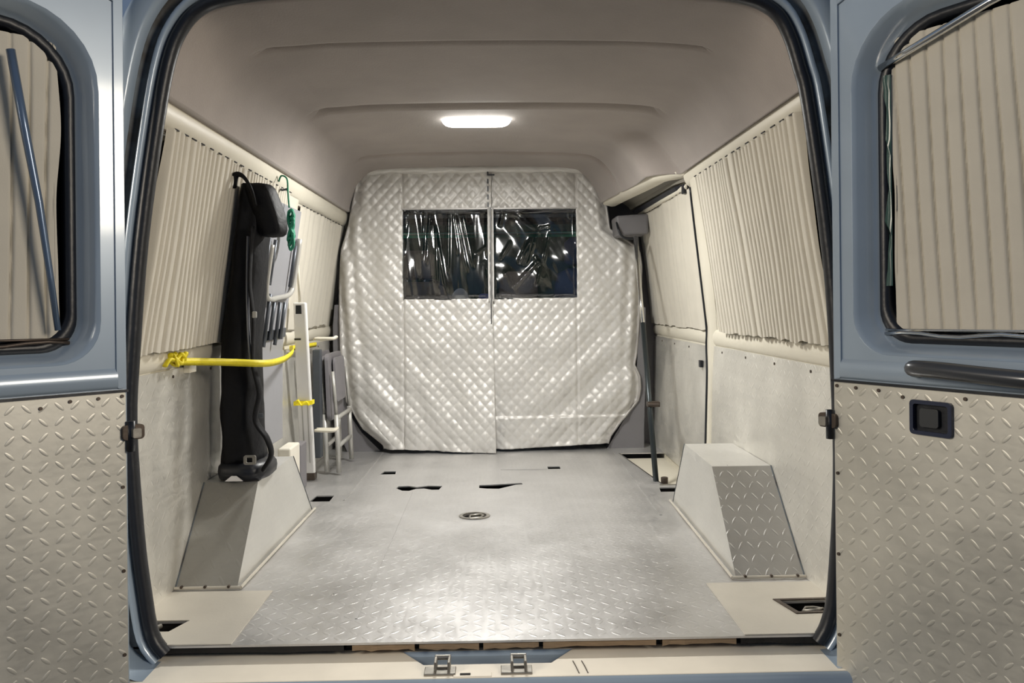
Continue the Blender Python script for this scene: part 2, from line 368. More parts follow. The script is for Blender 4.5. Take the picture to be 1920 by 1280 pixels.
# door pillar strip on the right wall between the linings, and pillars
m = MB()
zs = [.0, .2, .4, .6, .68, .8, 1.0, 1.2, 1.28]
yc = lambda z: 3.355 if z < .65 else lerp(3.34, 3.22, (z-.65)/.63)
hw = lambda z: .014 if z < .6 else lerp(.05, .10, min(1, (z-.6)/.6))
m.grid([[(wxr(z)-.001, yc(z)-hw(z), z) for z in zs], [(wxr(z)-.016, yc(z)-hw(z)*.6, z) for z in zs], [(wxr(z)-.016, yc(z)+hw(z)*.6, z) for z in zs], [(wxr(z)-.001, yc(z)+hw(z), z) for z in zs]])
m.build('pillar_strip', CREAM, wr, smooth=True)
m = MB()
m.tube(catmull([(wxr(z)-.018, yc(z)+hw(z)*.55+.006, z) for z in (1.25, 1.1, .9, .75, .66, .6, .5, .35, .19)], 4), .0055, 8)
tag(m.build('rubber_edge_cord', RUBBER, smooth=True), 'thin dark rubber cord running down beside the sliding door pillar', 'cord')
m = MB()
zs = [.68, .8, 1.0, 1.2, 1.22]
m.grid([[(-(wxl(z)-.001), 3.13, z) for z in zs], [(-(wxl(z)-.018), 3.20, z) for z in zs], [(-(wxl(z)-.018), 3.36, z) for z in zs], [(-(wxl(z)-.001), 3.43, z) for z in zs]])
m.build('pillar_strip', CREAM, wl, smooth=True)
m = MB(); m.box(.875, 3.47, .505, .888, 3.50, .535); m.build('lock_catch', RUBBER, wr, bevel=.002)

# ------------------------------------------------------------------ ceiling
PL = [(-.80, 1.285), (-.80, 1.31), (-.785, 1.37), (-.76, 1.43), (-.725, 1.475), (-.68, 1.51), (-.62, 1.53), (-.45, 1.542), (-.2, 1.547), (0, 1.548)]
PRr = [(.2, 1.547), (.43, 1.542), (.58, 1.53), (.64, 1.51), (.69, 1.475), (.73, 1.43), (.765, 1.38), (.79, 1.345), (.80, 1.325)]
PRb = [(.15, 1.545), (.34, 1.54), (.47, 1.53), (.53, 1.512), (.575, 1.48), (.61, 1.44), (.64, 1.40), (.66, 1.36), (.675, 1.335)]
ribs = [(2.29, .013, .016), (3.02, .052, .036), (3.965, .036, .03)]
def ribd(y, x):
    d = 0
    for yy, dep, wd in ribs:
        t_ = abs(y-yy)
        if t_ < wd*1.5: d += dep*(1-ss(wd*.5, wd*1.5, t_))
    return d*(1-ss(.58, .68, abs(x+.02)))
ys = [1.93]
while ys[-1] < 4.56:
    y = ys[-1]; near = min(abs(y-r[0]) for r in ribs); ys.append(y+(.006 if near < .07 else .03))
ys[-1] = 4.57
rows = []
xg = [-.62, -.58, -.53, -.45, -.3, -.15, 0]
for y in ys:
    b = ss(3.36, 3.50, y); pass
    L_ = [Vector((p[0], 0, p[1])) for p in PL[:6]]+[Vector((x, 0, interp([(-.62, 1.53), (-.45, 1.542), (-.2, 1.547), (0, 1.548)], x))) for x in xg]
    R_ = [Vector((lerp(a[0], c[0]*(1-.10*ss(3.6, 4.36, y)), b), 0, lerp(a[1], c[1], b))) for a, c in zip(PRr, PRb)]
    pts = L_+R_
    pts = catmull(pts, 3)
    # thicken outward grooves
    rows.append([(p.x, y, p.z+ribd(y, p.x)) for p in pts])
m = MB(); m.grid(rows)
m.add([rows[-1][i] for i in range(0)], [])
# front closing face of the headliner
ceil = m.build('ceiling', FELT, smooth=True, recalc=False); so = ceil.modifiers.new('solid', 'SOLIDIFY'); so.thickness = .03; so.offset = -1
tag(ceil, 'taupe headliner of the high roof with three cross grooves', 'ceiling', kind='structure')
# scuff marks and small clips on the headliner
m = MB()
for (x, y, l) in ((-.50, 2.40, .03), (-.17, 2.40, .03), (.21, 2.40, .03), (.43, 2.40, .03)):
    z = 1.5475-.0005 if abs(x) < .3 else 1.5435
    m.prism([rrect(x-l/2, y-.008, x+l/2, y+.008, .004)], z-.0030, z+.002)
m.build('roof_clip', mat('clip_grey', srgb(122, 114, 108), .8), ceil)
m = MB()
pts = [(x, 2.965+.012*vn(x*40, 1)) for x in [.30+.012*i for i in range(12)]]
m.prism([[(x, y+.010) for x, y in pts]+[(x, y-.006-.005*vn(x*30, 5)) for x, y in pts[::-1]]], 1.5395, 1.5425)
m.build('scuff_mark', mat('scuff', srgb(84, 72, 64), .9), ceil)

# sliding door header track, right
t2 = tag(empty('trim_2', (.75, 3.5, 1.3)), 'cream header track over the right sliding door opening', 'trim', kind='structure')
def hx(y): return lerp(.685, .60, ss(3.5, 4.36, y)*.3+.7*(y-3.5)/.86) if y > 3.5 else lerp(.80, .685, ss(3.32, 3.5, y))
m = MB(); rows = []
for i in range(33):
    y = lerp(3.30, 4.36, i/32); x = hx(y)
    rows.append([(x+.012, y, 1.345), (x-.012, y, 1.340), (x-.018, y, 1.325), (x-.010, y, 1.310), (x+.03, y, 1.300), (x+.05, y, 1.302)])
m.grid(rows); m.build('track_lip', CREAM, t2, smooth=True)
m = MB(); rows = []
for i in range(25):
    y = lerp(3.34, 4.40, i/24); x = hx(y)
    rows.append([(x+.035, y, 1.305), (lerp(x, .81, .45), y, 1.325), (lerp(x, .81, .62), y, 1.30), (lerp(x, .81, .66), y, 1.285), (.815, y, 1.295)])
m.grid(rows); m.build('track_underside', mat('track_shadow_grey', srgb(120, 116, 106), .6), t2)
m = MB()
m.grid([[(lerp(hx(y), .81, .70), y, 1.278), (lerp(hx(y), .81, .78), y, 1.262), (lerp(hx(y), .81, .86), y, 1.262)] for y in [lerp(3.40, 4.38, i/12) for i in range(13)]])
m.build('track_slot', RUBBER, t2)
m = MB(); m.tube([(.80, 3.36, 1.262), (.79, 3.8, 1.262), (.785, 4.36, 1.262)], .013, 8); m.build('track_rod', CREAM, t2, smooth=True)
m = MB(); m.box(.785, 3.36, 1.235, .812, 3.40, 1.275); m.build('roller_stop', RUBBER, t2, bevel=.004)
m = MB(); m.hexa([(.64, 4.20, 1.13), (.80, 4.20, 1.14), (.80, 4.38, 1.14), (.64, 4.38, 1.13)], [(.63, 4.20, 1.235), (.80, 4.20, 1.245), (.80, 4.38, 1.245), (.63, 4.38, 1.235)])
m.build('bracket_block', GREYP, t2, bevel=.012)
m = MB(); m.tube(catmull([(.635, 4.21, 1.20), (.64, 4.18, 1.16), (.66, 4.18, 1.125), (.70, 4.19, 1.115), (.74, 4.19, 1.12)], 5), .006, 8); m.build('cable', RUBBER, t2, smooth=True)

# ------------------------------------------------------------------ bulkhead (grey cab frame behind the quilted partition)
m = MB(); outer = [(-.91, -.10), (.90, -.10), (.90, .62), (.82, 1.27), (.70, 1.48), (.55, 1.56), (-.62, 1.56), (-.76, 1.46), (-.82, 1.25), (-.91, .65)]
inner = rrect(-.62, .12, .60, 1.42, .12)
m.prism([outer, inner], 4.56, 4.59, lambda x, z, y: (x, y, z))
bk = tag(m.build('trim_3', GREYP), 'grey frame between cargo area and cab', 'trim', kind='structure')
# pillar mouldings seen either side
for side, nm in ((1, 'r'), (-1, 'l')):
    m = MB()
    if side > 0: prof = [(.0, .60, .80), (.10, .66, .80), (.22, .735, .805), (.35, .76, .81), (.60, .775, .815), (.76, .782, .815)]
    else: prof = [(.0, -.80, -.62), (.10, -.84, -.72), (.22, -.86, -.80), (.5, -.87, -.81), (.68, -.87, -.815), (.79, -.86, -.815)]
    rows = []
    for z, a, b in prof: rows.append([(a, 4.555, z), (a, 4.40, z), (b, 4.40, z), (b, 4.555, z)])
    m.grid(rows); m.f.append((0+len(m.v)-4, len(m.v)-3, len(m.v)-2, len(m.v)-1)); m.mi.append(0)
    m.build('pillar_moulding', GREYP, bk)

# ------------------------------------------------------------------ rear opening frame
OPL = [(-.765, -.012), (-.793, .03), (-.81, .13), (-.825, .264), (-.839, .51), (-.829, .695), (-.808, .941), (-.769, 1.211), (-.743, 1.347), (-.715, 1.42), (-.67, 1.470), (-.594, 1.494), (-.4, 1.515)]
OPR = [(-.2, 1.525), (0, 1.527), (.2, 1.525), (.42, 1.512), (.58, 1.493), (.655, 1.462), (.690, 1.41), (.715, 1.33), (.735, 1.24), (.780, .889), (.796, .613), (.800, .363), (.784, .113), (.768, .03), (.745, -.012)]
path = catmull([(x, 0, z) for x, z in OPL+OPR], 4)
def nrm(i):
    a = path[max(i-1, 0)]; b = path[min(i+1, len(path)-1)]; t_ = (b-a).normalized(); return Vector((-t_.z, 0, t_.x))   # outward (left of travel up the left side)
t1 = tag(empty('trim_1', (0, 1.9, 0)), 'pale blue rear door aperture of the van with black seal', 'trim', kind='structure')
def sweep(prof, name, mtl, smooth=True, i0=0, i1=None):
    m = MB(); rows = []
    for i in range(i0, (i1 or len(path))):
        n = nrm(i); rows.append([(path[i].x+n.x*o, yy, path[i].z+n.z*o) for o, yy in prof])
    m.grid(rows); return m.build(name, mtl, t1, smooth=smooth)
m = MB(); rws = []
for i in range(len(path)):
    n = nrm(i); r_ = []
    for k in range(10):
        a = 2*PI*k/10; o = .006+.015*math.cos(a); r_.append((path[i].x+n.x*o, 1.902+.019*math.sin(a), path[i].z+n.z*o))
    rws.append(r_)
m.grid(rws, True); m.build('rubber_seal', RUBBER, t1, smooth=True)
sweep([(.024, 1.97), (.022, 1.93), (.022, 1.91), (.023, 1.898), (.026, 1.885), (.034, 1.882), (.040, 1.89)], 'inner_flange', PAINT)
sweep([(.038, 1.889), (.044, 1.905), (.060, 1.905), (.066, 1.89)], 'gutter', GUTTER)
sweep([(.065, 1.893), (.068, 1.868), (.076, 1.862), (.110, 1.862), (.122, 1.872), (.130, 1.90), (.134, 1.96), (.136, 2.1)], 'outer_frame', PAINT)
# body seam notches
for sx_, z in ((-1, 1.235), (1, 1.255)):
    m = MB(); x = -.865 if sx_ < 0 else .83
    m.tube([(x-.018, 1.858, z), (x+.018, 1.858, z-.012*0)], .004, 8); m.build('body_seam', GUTTER, t1, smooth=True)

# outer body skin closes the van from outside
m = MB()
m.grid([[(-(wxl(z)+.06), y, z) for y in (2.05, 4.5)] for z in (-.35, 0, .3, .62, .95, 1.30, 1.40)])
m.grid([[((wxr(z)+.06), y, z) for y in (2.05, 4.5)] for z in (-.35, 0, .3, .62, .95, 1.30, 1.40)])
m.build('body_side', PAINT, t1)
m = MB()
m.grid([[(x*.86, y, 1.40+.24*(1-abs(x)**2.6)) for x in [i/10-1 for i in range(21)]] for y in (2.02, 3.2, 4.6, 5.5)]); m.build('body_roof', PAINT, t1, smooth=True)

# sill and bumper
t4 = tag(empty('trim_4', (0, 1.85, -.03)), 'rear sill and bumper edge under the load floor', 'trim', kind='structure')
rec = [(-.20, 1.930), (.20, 1.930), (.145, 1.858), (-.145, 1.858)]
rec = [(x-.025, y) for x, y in rec]
m = MB(); m.prism([[(-.93, 1.790), (.90, 1.790), (.90, 1.965), (-.93, 1.965)], rec], -.045, -.033)
m.build('sill_plate', SILLW, t4, bevel=.002)
m = MB(); x0 = -.025
m.add([(x0-.20, 1.930, -.034), (x0+.20, 1.930, -.034), (x0+.145, 1.858, -.034), (x0-.145, 1.858, -.034),
       (x0-.19, 1.925, -.044), (x0+.19, 1.925, -.044), (x0+.14, 1.861, -.044), (x0-.14, 1.861, -.044)], [(0, 1, 5, 4), (1, 2, 6, 5), (2, 3, 7, 6), (3, 0, 4, 7), (4, 5, 6, 7)])
m.build('latch_recess', PAINT, t4)
m = MB(); rows = []
for y, z in ((1.792, -.034), (1.784, -.037), (1.779, -.046), (1.776, -.07), (1.770, -.085), (1.745, -.10), (1.735, -.12), (1.735, -.30), (1.80, -.34)):
    rows.append([(x, y, z) for x in (-.95, -.5, 0, .5, .93)])
m.grid(rows); m.build('bumper_face', PAINT, t4, smooth=True)
for x in (-.125, .045):
    s = empty('striker', (x, 1.83, -.035)); put(s, t4)
    m = MB(); m.box(x-.040, 1.800, -.036, x+.030, 1.838, -.028); m.box(x-.018, 1.806, -.03, x-.012, 1.846, -.006); m.box(x+.012, 1.806, -.03, x+.018, 1.846, -.006)
    m.tube([(x-.018, 1.842, -.010), (x+.018, 1.842, -.010)], .006, 8)
    m.build('striker_bracket', STEEL, s, bevel=.0015)
m = MB(); m.box(-.10, 1.792, -.0345, -.015, 1.812, -.031); m.build('latch_plate', SILLW, t4, bevel=.002)
m = MB(); m.box(-.085, 1.797, -.0318, -.062, 1.806, -.0300); m.build('keeper_slot', BLACKHOLE, t4)
m = MB()
for x in (.17, .19): m.tube([(x, 1.862, -.0325), (x+.004, 1.835, -.0322), (x+.008, 1.80, -.0325)], .0012, 6)
m.build('sill_crack', DSTEEL, t4)
m = MB()                                   # corner fillets painted blue
for sx_, x in ((-1, -.79), (1, .765)):
    rows = []
    for k in range(7):
        a = k/6*PI/2; rows.append([(x+sx_*(-.02+.09*math.sin(a)), yy, -.034+.075*(1-math.cos(a))) for yy in (1.80, 1.87, 1.90)])
    m.grid(rows)
m.build('sill_corner', PAINT, t4, smooth=True)

# ------------------------------------------------------------------ rear doors
def make_door(side, hinge, ang, nm, label):
    """local x runs away from hinge (times side), local y towards the inside of the van side facing the viewer"""
    d = Vector((side*math.cos(ang), -math.sin(ang), 0)); lx = d if side < 0 else -d
    rz = math.atan2(lx.y, lx.x)
    root = tag(empty(nm, hinge), label, 'door', kind='structure'); root.rotation_euler = (0, 0, rz)
    g = 1 if side < 0 else -1
    ly = Vector((-math.sin(rz), math.cos(rz), 0))
    fs = 1 if ly.dot(Vector((0, -1, 0))) > 0 else -1      # sign of the viewer facing side
    def P(s, z, n): return (g*s, n*fs, z)                 # local
    W = .76
    def mk(m, name, mtl, par=root, **kw):
        o = m.build(name, mtl, None, **kw); o.parent = par; return o
    z0, z1 = -.14, 1.62
    hole = rrect(.085, .695, W-.085, 1.375, [.10, .14, .07, .07] if 1 else .1, 8)
    # for the outline: more slope at the hinge side top
    hole2 = rrect(.052, .668, W-.052, 1.405, [.12, .16, .085, .085], 8)
    m = MB(); m.prism([rrect(0, z0, W, z1, [.10, .02, .02, .02], 5), hole2], .0, .034, lambda s, z, n: P(s, z, n)); mk(m, 'door_frame', PAINT, bevel=.004)
    m = MB(); m.prism([rrect(-.002, z0, W, z1, [.10, .02, .02, .02], 5), hole2], -.05, .0, lambda s, z, n: P(s, z, n)); mk(m, 'door_skin', PAINT)
    m = MB()                                # bevelled step down to the glass
    n_ = len(hole)
    rows = [[P(s, z, .034) for s, z in hole2]]
    for t_, n in ((.10, .032), (.25, .026), (.65, -.002), (.9, -.020), (1, -.022)):
        rows.append([P(lerp(a[0], b[0], t_), lerp(a[1], b[1], t_), n) for a, b in zip(hole2, hole)])
    m.grid(rows, True); mk(m, 'window_reveal', PAINT, smooth=True)
    m = MB(); rows = []
    for o, n in ((-.004, -.020), (.0, -.012), (.010, -.010), (.018, -.016), (.020, -.034)):
        cx, cz = W/2, 1.04
        rr_ = []
        for (s, z) in hole:
            v = Vector((s-cx, z-cz)); v2 = v*(1-o/max(abs(v.x), .26)*1.0) if 0 else Vector((v.x*(1-o/.29), v.y*(1-o/.34)))
            rr_.append(P(cx+v2.x, cz+v2.y, n))
        rows.append(rr_)
    m.grid(rows, True); mk(m, 'window_gasket', RUBBER, smooth=True)
    m = MB(); m.grid([[P(s, z, -.046) for s in (.07, W-.07)] for z in (.67, 1.41)]); lab(mk(m, 'window_pane', GLASS), 'dark night glass behind curtain')
    # ridge moulding at the hinge edge, pressed step above the plate
    m = MB(); m.prism([rrect(.004, .612, .022, z1-.02, .006)], .034, .039, lambda s, z, n: P(s, z, n)); mk(m, 'edge_fold', PAINT, bevel=.003)
    m = MB(); rows = []
    for s, dz in ((.02, 0), (.25, 0), (.5, 0), (W-.02, 0)):
        rows.append([P(s, .655, .034), P(s, .645, .040), P(s, .618, .042), P(s, .612, .036)])
    m.grid(rows); mk(m, 'pressed_ridge', PAINT, smooth=True)
    m = MB(); m.prism([[(.02, 1.44), (.10, 1.47), (.12, 1.56), (.04, 1.58)]], .034, .040, lambda s, z, n: P(s, z, n)); mk(m, 'pressed_ridge', PAINT, bevel=.005)
    # tread plate lining
    if side > 0: hh = [[(s, z) for s, z in rrect(.188, .512, .276, .582, .008, 3)]]
    else: hh = []
    m = MB(); m.prism([rrect(.004, z0+.01, W-.01, .604, .004, 2)]+hh, .035, .0385, lambda s, z, n: P(s, z, n))
    plate = mk(m, 'tread_plate_lining', TR_DOOR)
    m = MB(); m.prism([[(.0, .604), (W-.01, .604), (W-.01, .609), (.0, .609)]], .034, .044, lambda s, z, n: P(s, z, n)); mk(m, 'plate_gap', RUBBER)
    m = MB()
    scr = [(.012, .595), (.06, .594), (.115, .593), (.17, .584), (.30, .592), (.45, .592), (.012, .40), (.012, .22), (.012, .04), (.012, -.08)]
    for s, z in scr: m = MB(); m.tube([P(s, z, .038), P(s, z, .0415)], .0038, 8); mk(m, 'screw', DSTEEL, plate)
    # curtain
    m = MB(); rows = []; n1 = 260
    c0, c1 = (.115, W-.09)
    for j in range(46):
        z = lerp(.722, 1.345, j/45); r_ = []
        for i in range(n1+1):
            s = lerp(c0, c1, i/n1)
            lean = (z-1.0)*(.05 if side > 0 else .02)
            ph = (s+lean)/.034 + .25*vn(s*9, z*2, side)
            fr_ = ph-math.floor(ph); f = (abs(fr_-.5)*2)**8          # narrow creases
            amp = .017*(.35+.65*math.sin(PI*min(1, max(0, (z-.70)/.62)))**.5)
            r_.append(P(s+.006*vn(z*6, 4)*(i < 4), z, -.018-amp*f+.003*vn(s*8, z*4, 3)))
        rows.append(r_)
    m.grid(rows)
    cu = m.build('window_curtain', CURT, smooth=True, recalc=False); cu.matrix_basis = Matrix.Translation(hinge) @ Matrix.Rotation(rz, 4, 'Z')
    tag(cu, 'pleated cream curtain in the window of the open %s rear door' % ('left' if side < 0 else 'right'), 'curtain', 'rear door window curtains')
    # bottom curtain wire
    m = MB(); m.tube([P(lerp(.10, W-.09, i/14), .712+.004*math.sin(i*1.3), -.008) for i in range(15)], .004, 8); m.tube([P(lerp(.10, W-.09, i/6), .720+.001*i, -.010) for i in range(7)], .003, 6); mk(m, 'curtain_wire', CHROME if side > 0 else DSTEEL, smooth=True)
    # hinge / check strap
    hg = empty('hinge', (0, 0, .51)); hg.parent = root
    m = MB(); m.prism([rrect(-.032, .500, .014, .532, .008, 4)], .034, .048, lambda s, z, n: P(s, z, n))
    o = m.build('hinge_arm', DSTEEL, None, bevel=.003); o.parent = hg; o.location = (0, 0, -.51)
    m = MB(); m.tube([P(-.004, .475, .044), P(-.004, .54, .044)], .009, 10); o = m.build('hinge_pin', RUBBER, None, smooth=True); o.parent = hg; o.location = (0, 0, -.51)
    m = MB(); m.prism([rrect(-.020, .505, -.002, .525, .003, 3)], .048, .062, lambda s, z, n: P(s, z, n)); o = m.build('hinge_bolt', STEEL, None, bevel=.002); o.parent = hg; o.location = (0, 0, -.51)
    if side > 0:
        # grab handle
        pts = [P(s, z, n) for s, z, n in ((.205, .642, .038), (.206, .645, .055), (.22, .647, .068), (.27, .647, .074), (.36, .643, .076), (.44, .64, .074), (.48, .64, .06), (.49, .64, .036))]
        m = MB(); m.tube(catmull([Vector(p) for p in pts], 5), .0185, 14, flat=.9); lab(mk(m, 'grab_handle', mat('satin_dark_handle', srgb(66, 68, 72), .28, .3, coat=.3), smooth=True), 'dark grey curved grab handle')
        # inner latch
        NAVY = mat('navy_latch_plastic', srgb(30, 38, 62), .35, coat=.3)
        lt = empty('latch_handle', (0, 0, 0)); lt.parent = root
        m = MB(); m.prism([rrect(.188, .512, .276, .582, .008, 3), rrect(.196, .520, .268, .574, .005, 3)], .034, .046, lambda s, z, n: P(s, z, n)); o = m.build('latch_bezel', NAVY, None, bevel=.002); o.parent = lt
        m = MB(); m.prism([rrect(.192, .515, .272, .578, .005, 3)], .022, .0345, lambda s, z, n: P(s, z, n)); o = m.build('latch_cup', RUBBER, None); o.parent = lt
        m = MB(); m.prism([rrect(.208, .528, .248, .566, .006, 3)], .034, .044, lambda s, z, n: P(s, z, n)); o = m.build('latch_paddle', mat('latch_paddle_grey', srgb(52, 54, 56), .4), None, bevel=.004); o.parent = lt
        # curtain rod across the top, slanting as in the photo
        m = MB(); m.tube([P(.092, 1.288, -.010), P(.16, 1.305, -.002), (P(.33, 1.355, -.002)), P(.45, 1.38, -.008)], .008, 10); lab(mk(m, 'curtain_rod', CHROME, smooth=True), 'bright metal rod')
        m = MB(); rows = []
        for k in range(14):
            z = 1.27-k*.035; rows.append([P(.100+.008*vn(k*.9, 1), z, -.014), P(.106+.01*vn(k*.8, 7), z, -.008), P(.116, z, -.012)])
        m.grid(rows); mk(m, 'torn_edge_tape', mat('greenish_film', srgb(60, 84, 78), .2), smooth=True)
    else:
        m = MB(); m.tube([P(.212, 1.30, .022), P(.19, 1.15, .026), P(.165, 1.0, .026), P(.145, .85, .024), P(.13, .74, .018)], [.0085, .0085, .0075, .0065, .006], 10); lab(mk(m, 'thin_rod', mat('blue_grey_rod', srgb(92, 110, 134), .3, .4, coat=.4), smooth=True), 'thin blue-grey rod slanting across the window')
    return root
make_door(-1, (-.822, 1.805, 0), math.radians(45), 'door_1', 'open left rear door, blue with tread plate lower half')
make_door(1, (.789, 1.835, 0), math.radians(60), 'door_2', 'open right rear door with grab handle and latch')

# ------------------------------------------------------------------ ground outside
m = MB(); m.grid([[(x, y, -.75) for x in (-30, 0, 30)] for y in (-12, 10, 40)])
tag(m.build('floor_outside', ASPH), 'night asphalt outside around the van', 'ground', kind='structure').name = 'ground'

# ------------------------------------------------------------------ ceiling lamp
lx0, lx1, ly = -.205, .075, 3.235
zc = 1.545
lp = tag(empty('ceiling_lamp', ((lx0+lx1)/2, ly, zc)), 'short bright white lamp bar on the headliner', 'lamp')
m = MB(); m.prism([rrect(lx0-.012, ly-.026, lx1+.012, ly+.026, .010)], zc-.016, zc+.001); m.build('lamp_housing', WHITEP, lp, bevel=.002)
m = MB(); rows = []
for i in range(25):
    t_ = .5-.5*math.cos(PI*i/24); x = lerp(lx0, lx1, t_); r_ = .021*min(1, (1-abs(2*t_-1)**8)+.02)**.5
    rows.append([(x, ly+math.cos(a)*r_, zc-.014-.046*math.sin(a)*(r_/.021)) for a in [PI*k/10 for k in range(11)]])
m.grid(rows); m.build('lamp_diffuser', mat('lamp_glow', (1, 1, 1, 1), .5, emis=((1, .98, .92, 1), 14)), lp, smooth=True)

# ------------------------------------------------------------------ side window curtains
def side_curtain(side, wx, y0, y1, z0, z1, pitch, amp, off, label, group, sharp=4, lean=0., smoothness=1., sag=.006):
    root = empty('window_curtain', (side*wx(z0), (y0+y1)/2, z0)); tag(root, label, 'curtain', group)
    m = MB(); rows = []; nj = 26; ni = int((y1-y0)/.0045)
    for j in range(nj+1):
        t_ = j/nj; r_ = []
        for i in range(ni+1):
            y = lerp(y0, y1, i/ni); zz = lerp(z0+sag*vn(y*22, 3, side)-.004, z1+sag*.6*vn(y*26, 9, side), t_)
            yy = y+lean*(t_-.5)+.008*math.sin(t_*3+y*9)
            ph = y/pitch+.45*vn(y*11, 0, side)+.10*vn(y*4, t_*3)
            f_ = ph-math.floor(ph); c = (abs(f_-.5)*2)**sharp
            r_.append((side*(wx(zz)-off+amp*c+.004*vn(y*7, t_*2, 5)), yy, zz))
        rows.append(r_)
    m.grid(rows); m.build('curtain_cloth', CURT, root, smooth=True, recalc=False)
    m = MB(); m.tube([(side*(wx(z1)-off*.45), lerp(y0-.01, y1+.01, i/8), z1-.006) for i in range(9)], .0035, 8); m.build('curtain_wire', DSTEEL, root, smooth=True)
    y = y0+.02
    while y < y1:
        m = MB(); m.tube([(side*(wx(z1)-off-.001), y, z1+.001), (side*(wx(z1)-off-.001), y+.022+.012*random.random(), z1+.001)], .0022, 6); m.build('curtain_hook', RUBBER, root); y += .055+.03*random.random()
    return root
side_curtain(-1, wxl, 2.00, 3.17, .672, 1.222, .034, .030, .034, 'pleated cream curtain over the rear left side window', 'side window curtains', 5)
side_curtain(-1, wxl, 3.42, 4.32, .690, 1.205, .09, .004, .018, 'flatter cream curtain over the front left side window, behind the ladder', 'side window curtains', 1.5)
side_curtain(1, wxr, 2.07, 3.13, .672, 1.268, .039, .030, .034, 'pleated cream curtain over the rear right side window', 'side window curtains', 5)
side_curtain(1, wxr, 3.35, 4.52, .672, 1.250, .12, .003, .018, 'smooth cream curtain over the right sliding door window', 'side window curtains', 1.5, sag=.004, lean=-.09)

# ------------------------------------------------------------------ quilted partition
LE = [(-.013, -.59), (.024, -.60), (.111, -.71), (.254, -.794), (.40, -.813), (.566, -.824), (.822, -.83), (.95, -.826), (1.077, -.813), (1.247, -.769), (1.35, -.748), (1.446, -.73), (1.49, -.712), (1.517, -.69), (1.53, -.67)]
RE = [(.0, .60), (.041, .613), (.121, .671), (.234, .767), (.300, .778), (.377, .774), (.434, .748), (.50, .762), (.691, .778), (.85, .79), (.977, .795), (1.05, .785), (1.091, .76), (1.14, .68), (1.178, .622), (1.278, .610), (1.36, .60), (1.436, .585), (1.49, .568), (1.513, .548), (1.53, .53)]
ZB, ZT, TOP = .815, 1.292, 1.497
part = tag(empty('partition_curtain', (0, 4.36, 0)), 'silver quilted insulating curtain with clear windows closing off the cab', 'curtain')
def qy(x, z, sd):
    """depth of the quilt surface at x, z"""
    p = .056
    a = (x+z*.92)/p; b = (x-z*.92)/p
    puff = (abs(math.sin(PI*a))*abs(math.sin(PI*b)))**.55
    y = 4.362-.0055*puff
    y -= .012*math.sin(x*9+z*1.5)*ss(.8, .1, z)+.010*vn(x*3.5, z*2, 2)+.006*vn(x*9, z*4, 6)+.0035*vn(x*19+z*6, z*11, 11)+.0018*vn(x*47, z*40, 12)
    # diagonal sag folds in the low corners
    d1 = (x+.62)*.75+(z-.12)*.66; y += .009*math.sin(d1*30+3*vn(x*3, z*3, 9))*math.exp(-((x+.62)**2+(z-.25)**2)*10)
    d2 = (-x+.66)*.6+(z-.15)*.8; y += .010*math.sin(d2*27+3*vn(x*3, z*3, 2))*math.exp(-((x-.55)**2+(z-.30)**2)*8)
    y += .010*math.sin(x*75+z*8)*ss(-.66, -.80, x)*1.0+.008*math.sin(x*80-z*6)*ss(.62, .76, x)
    # creases under the header rail
    y += .005*math.sin(x*60+2*vn(x*8, 1))*ss(1.36, 1.50, z)*.9
    for xs in (-.485, .44): y += .006*math.exp(-((x-xs)/.006)**2)*(z < ZB+.01 or z > ZT)
    return y
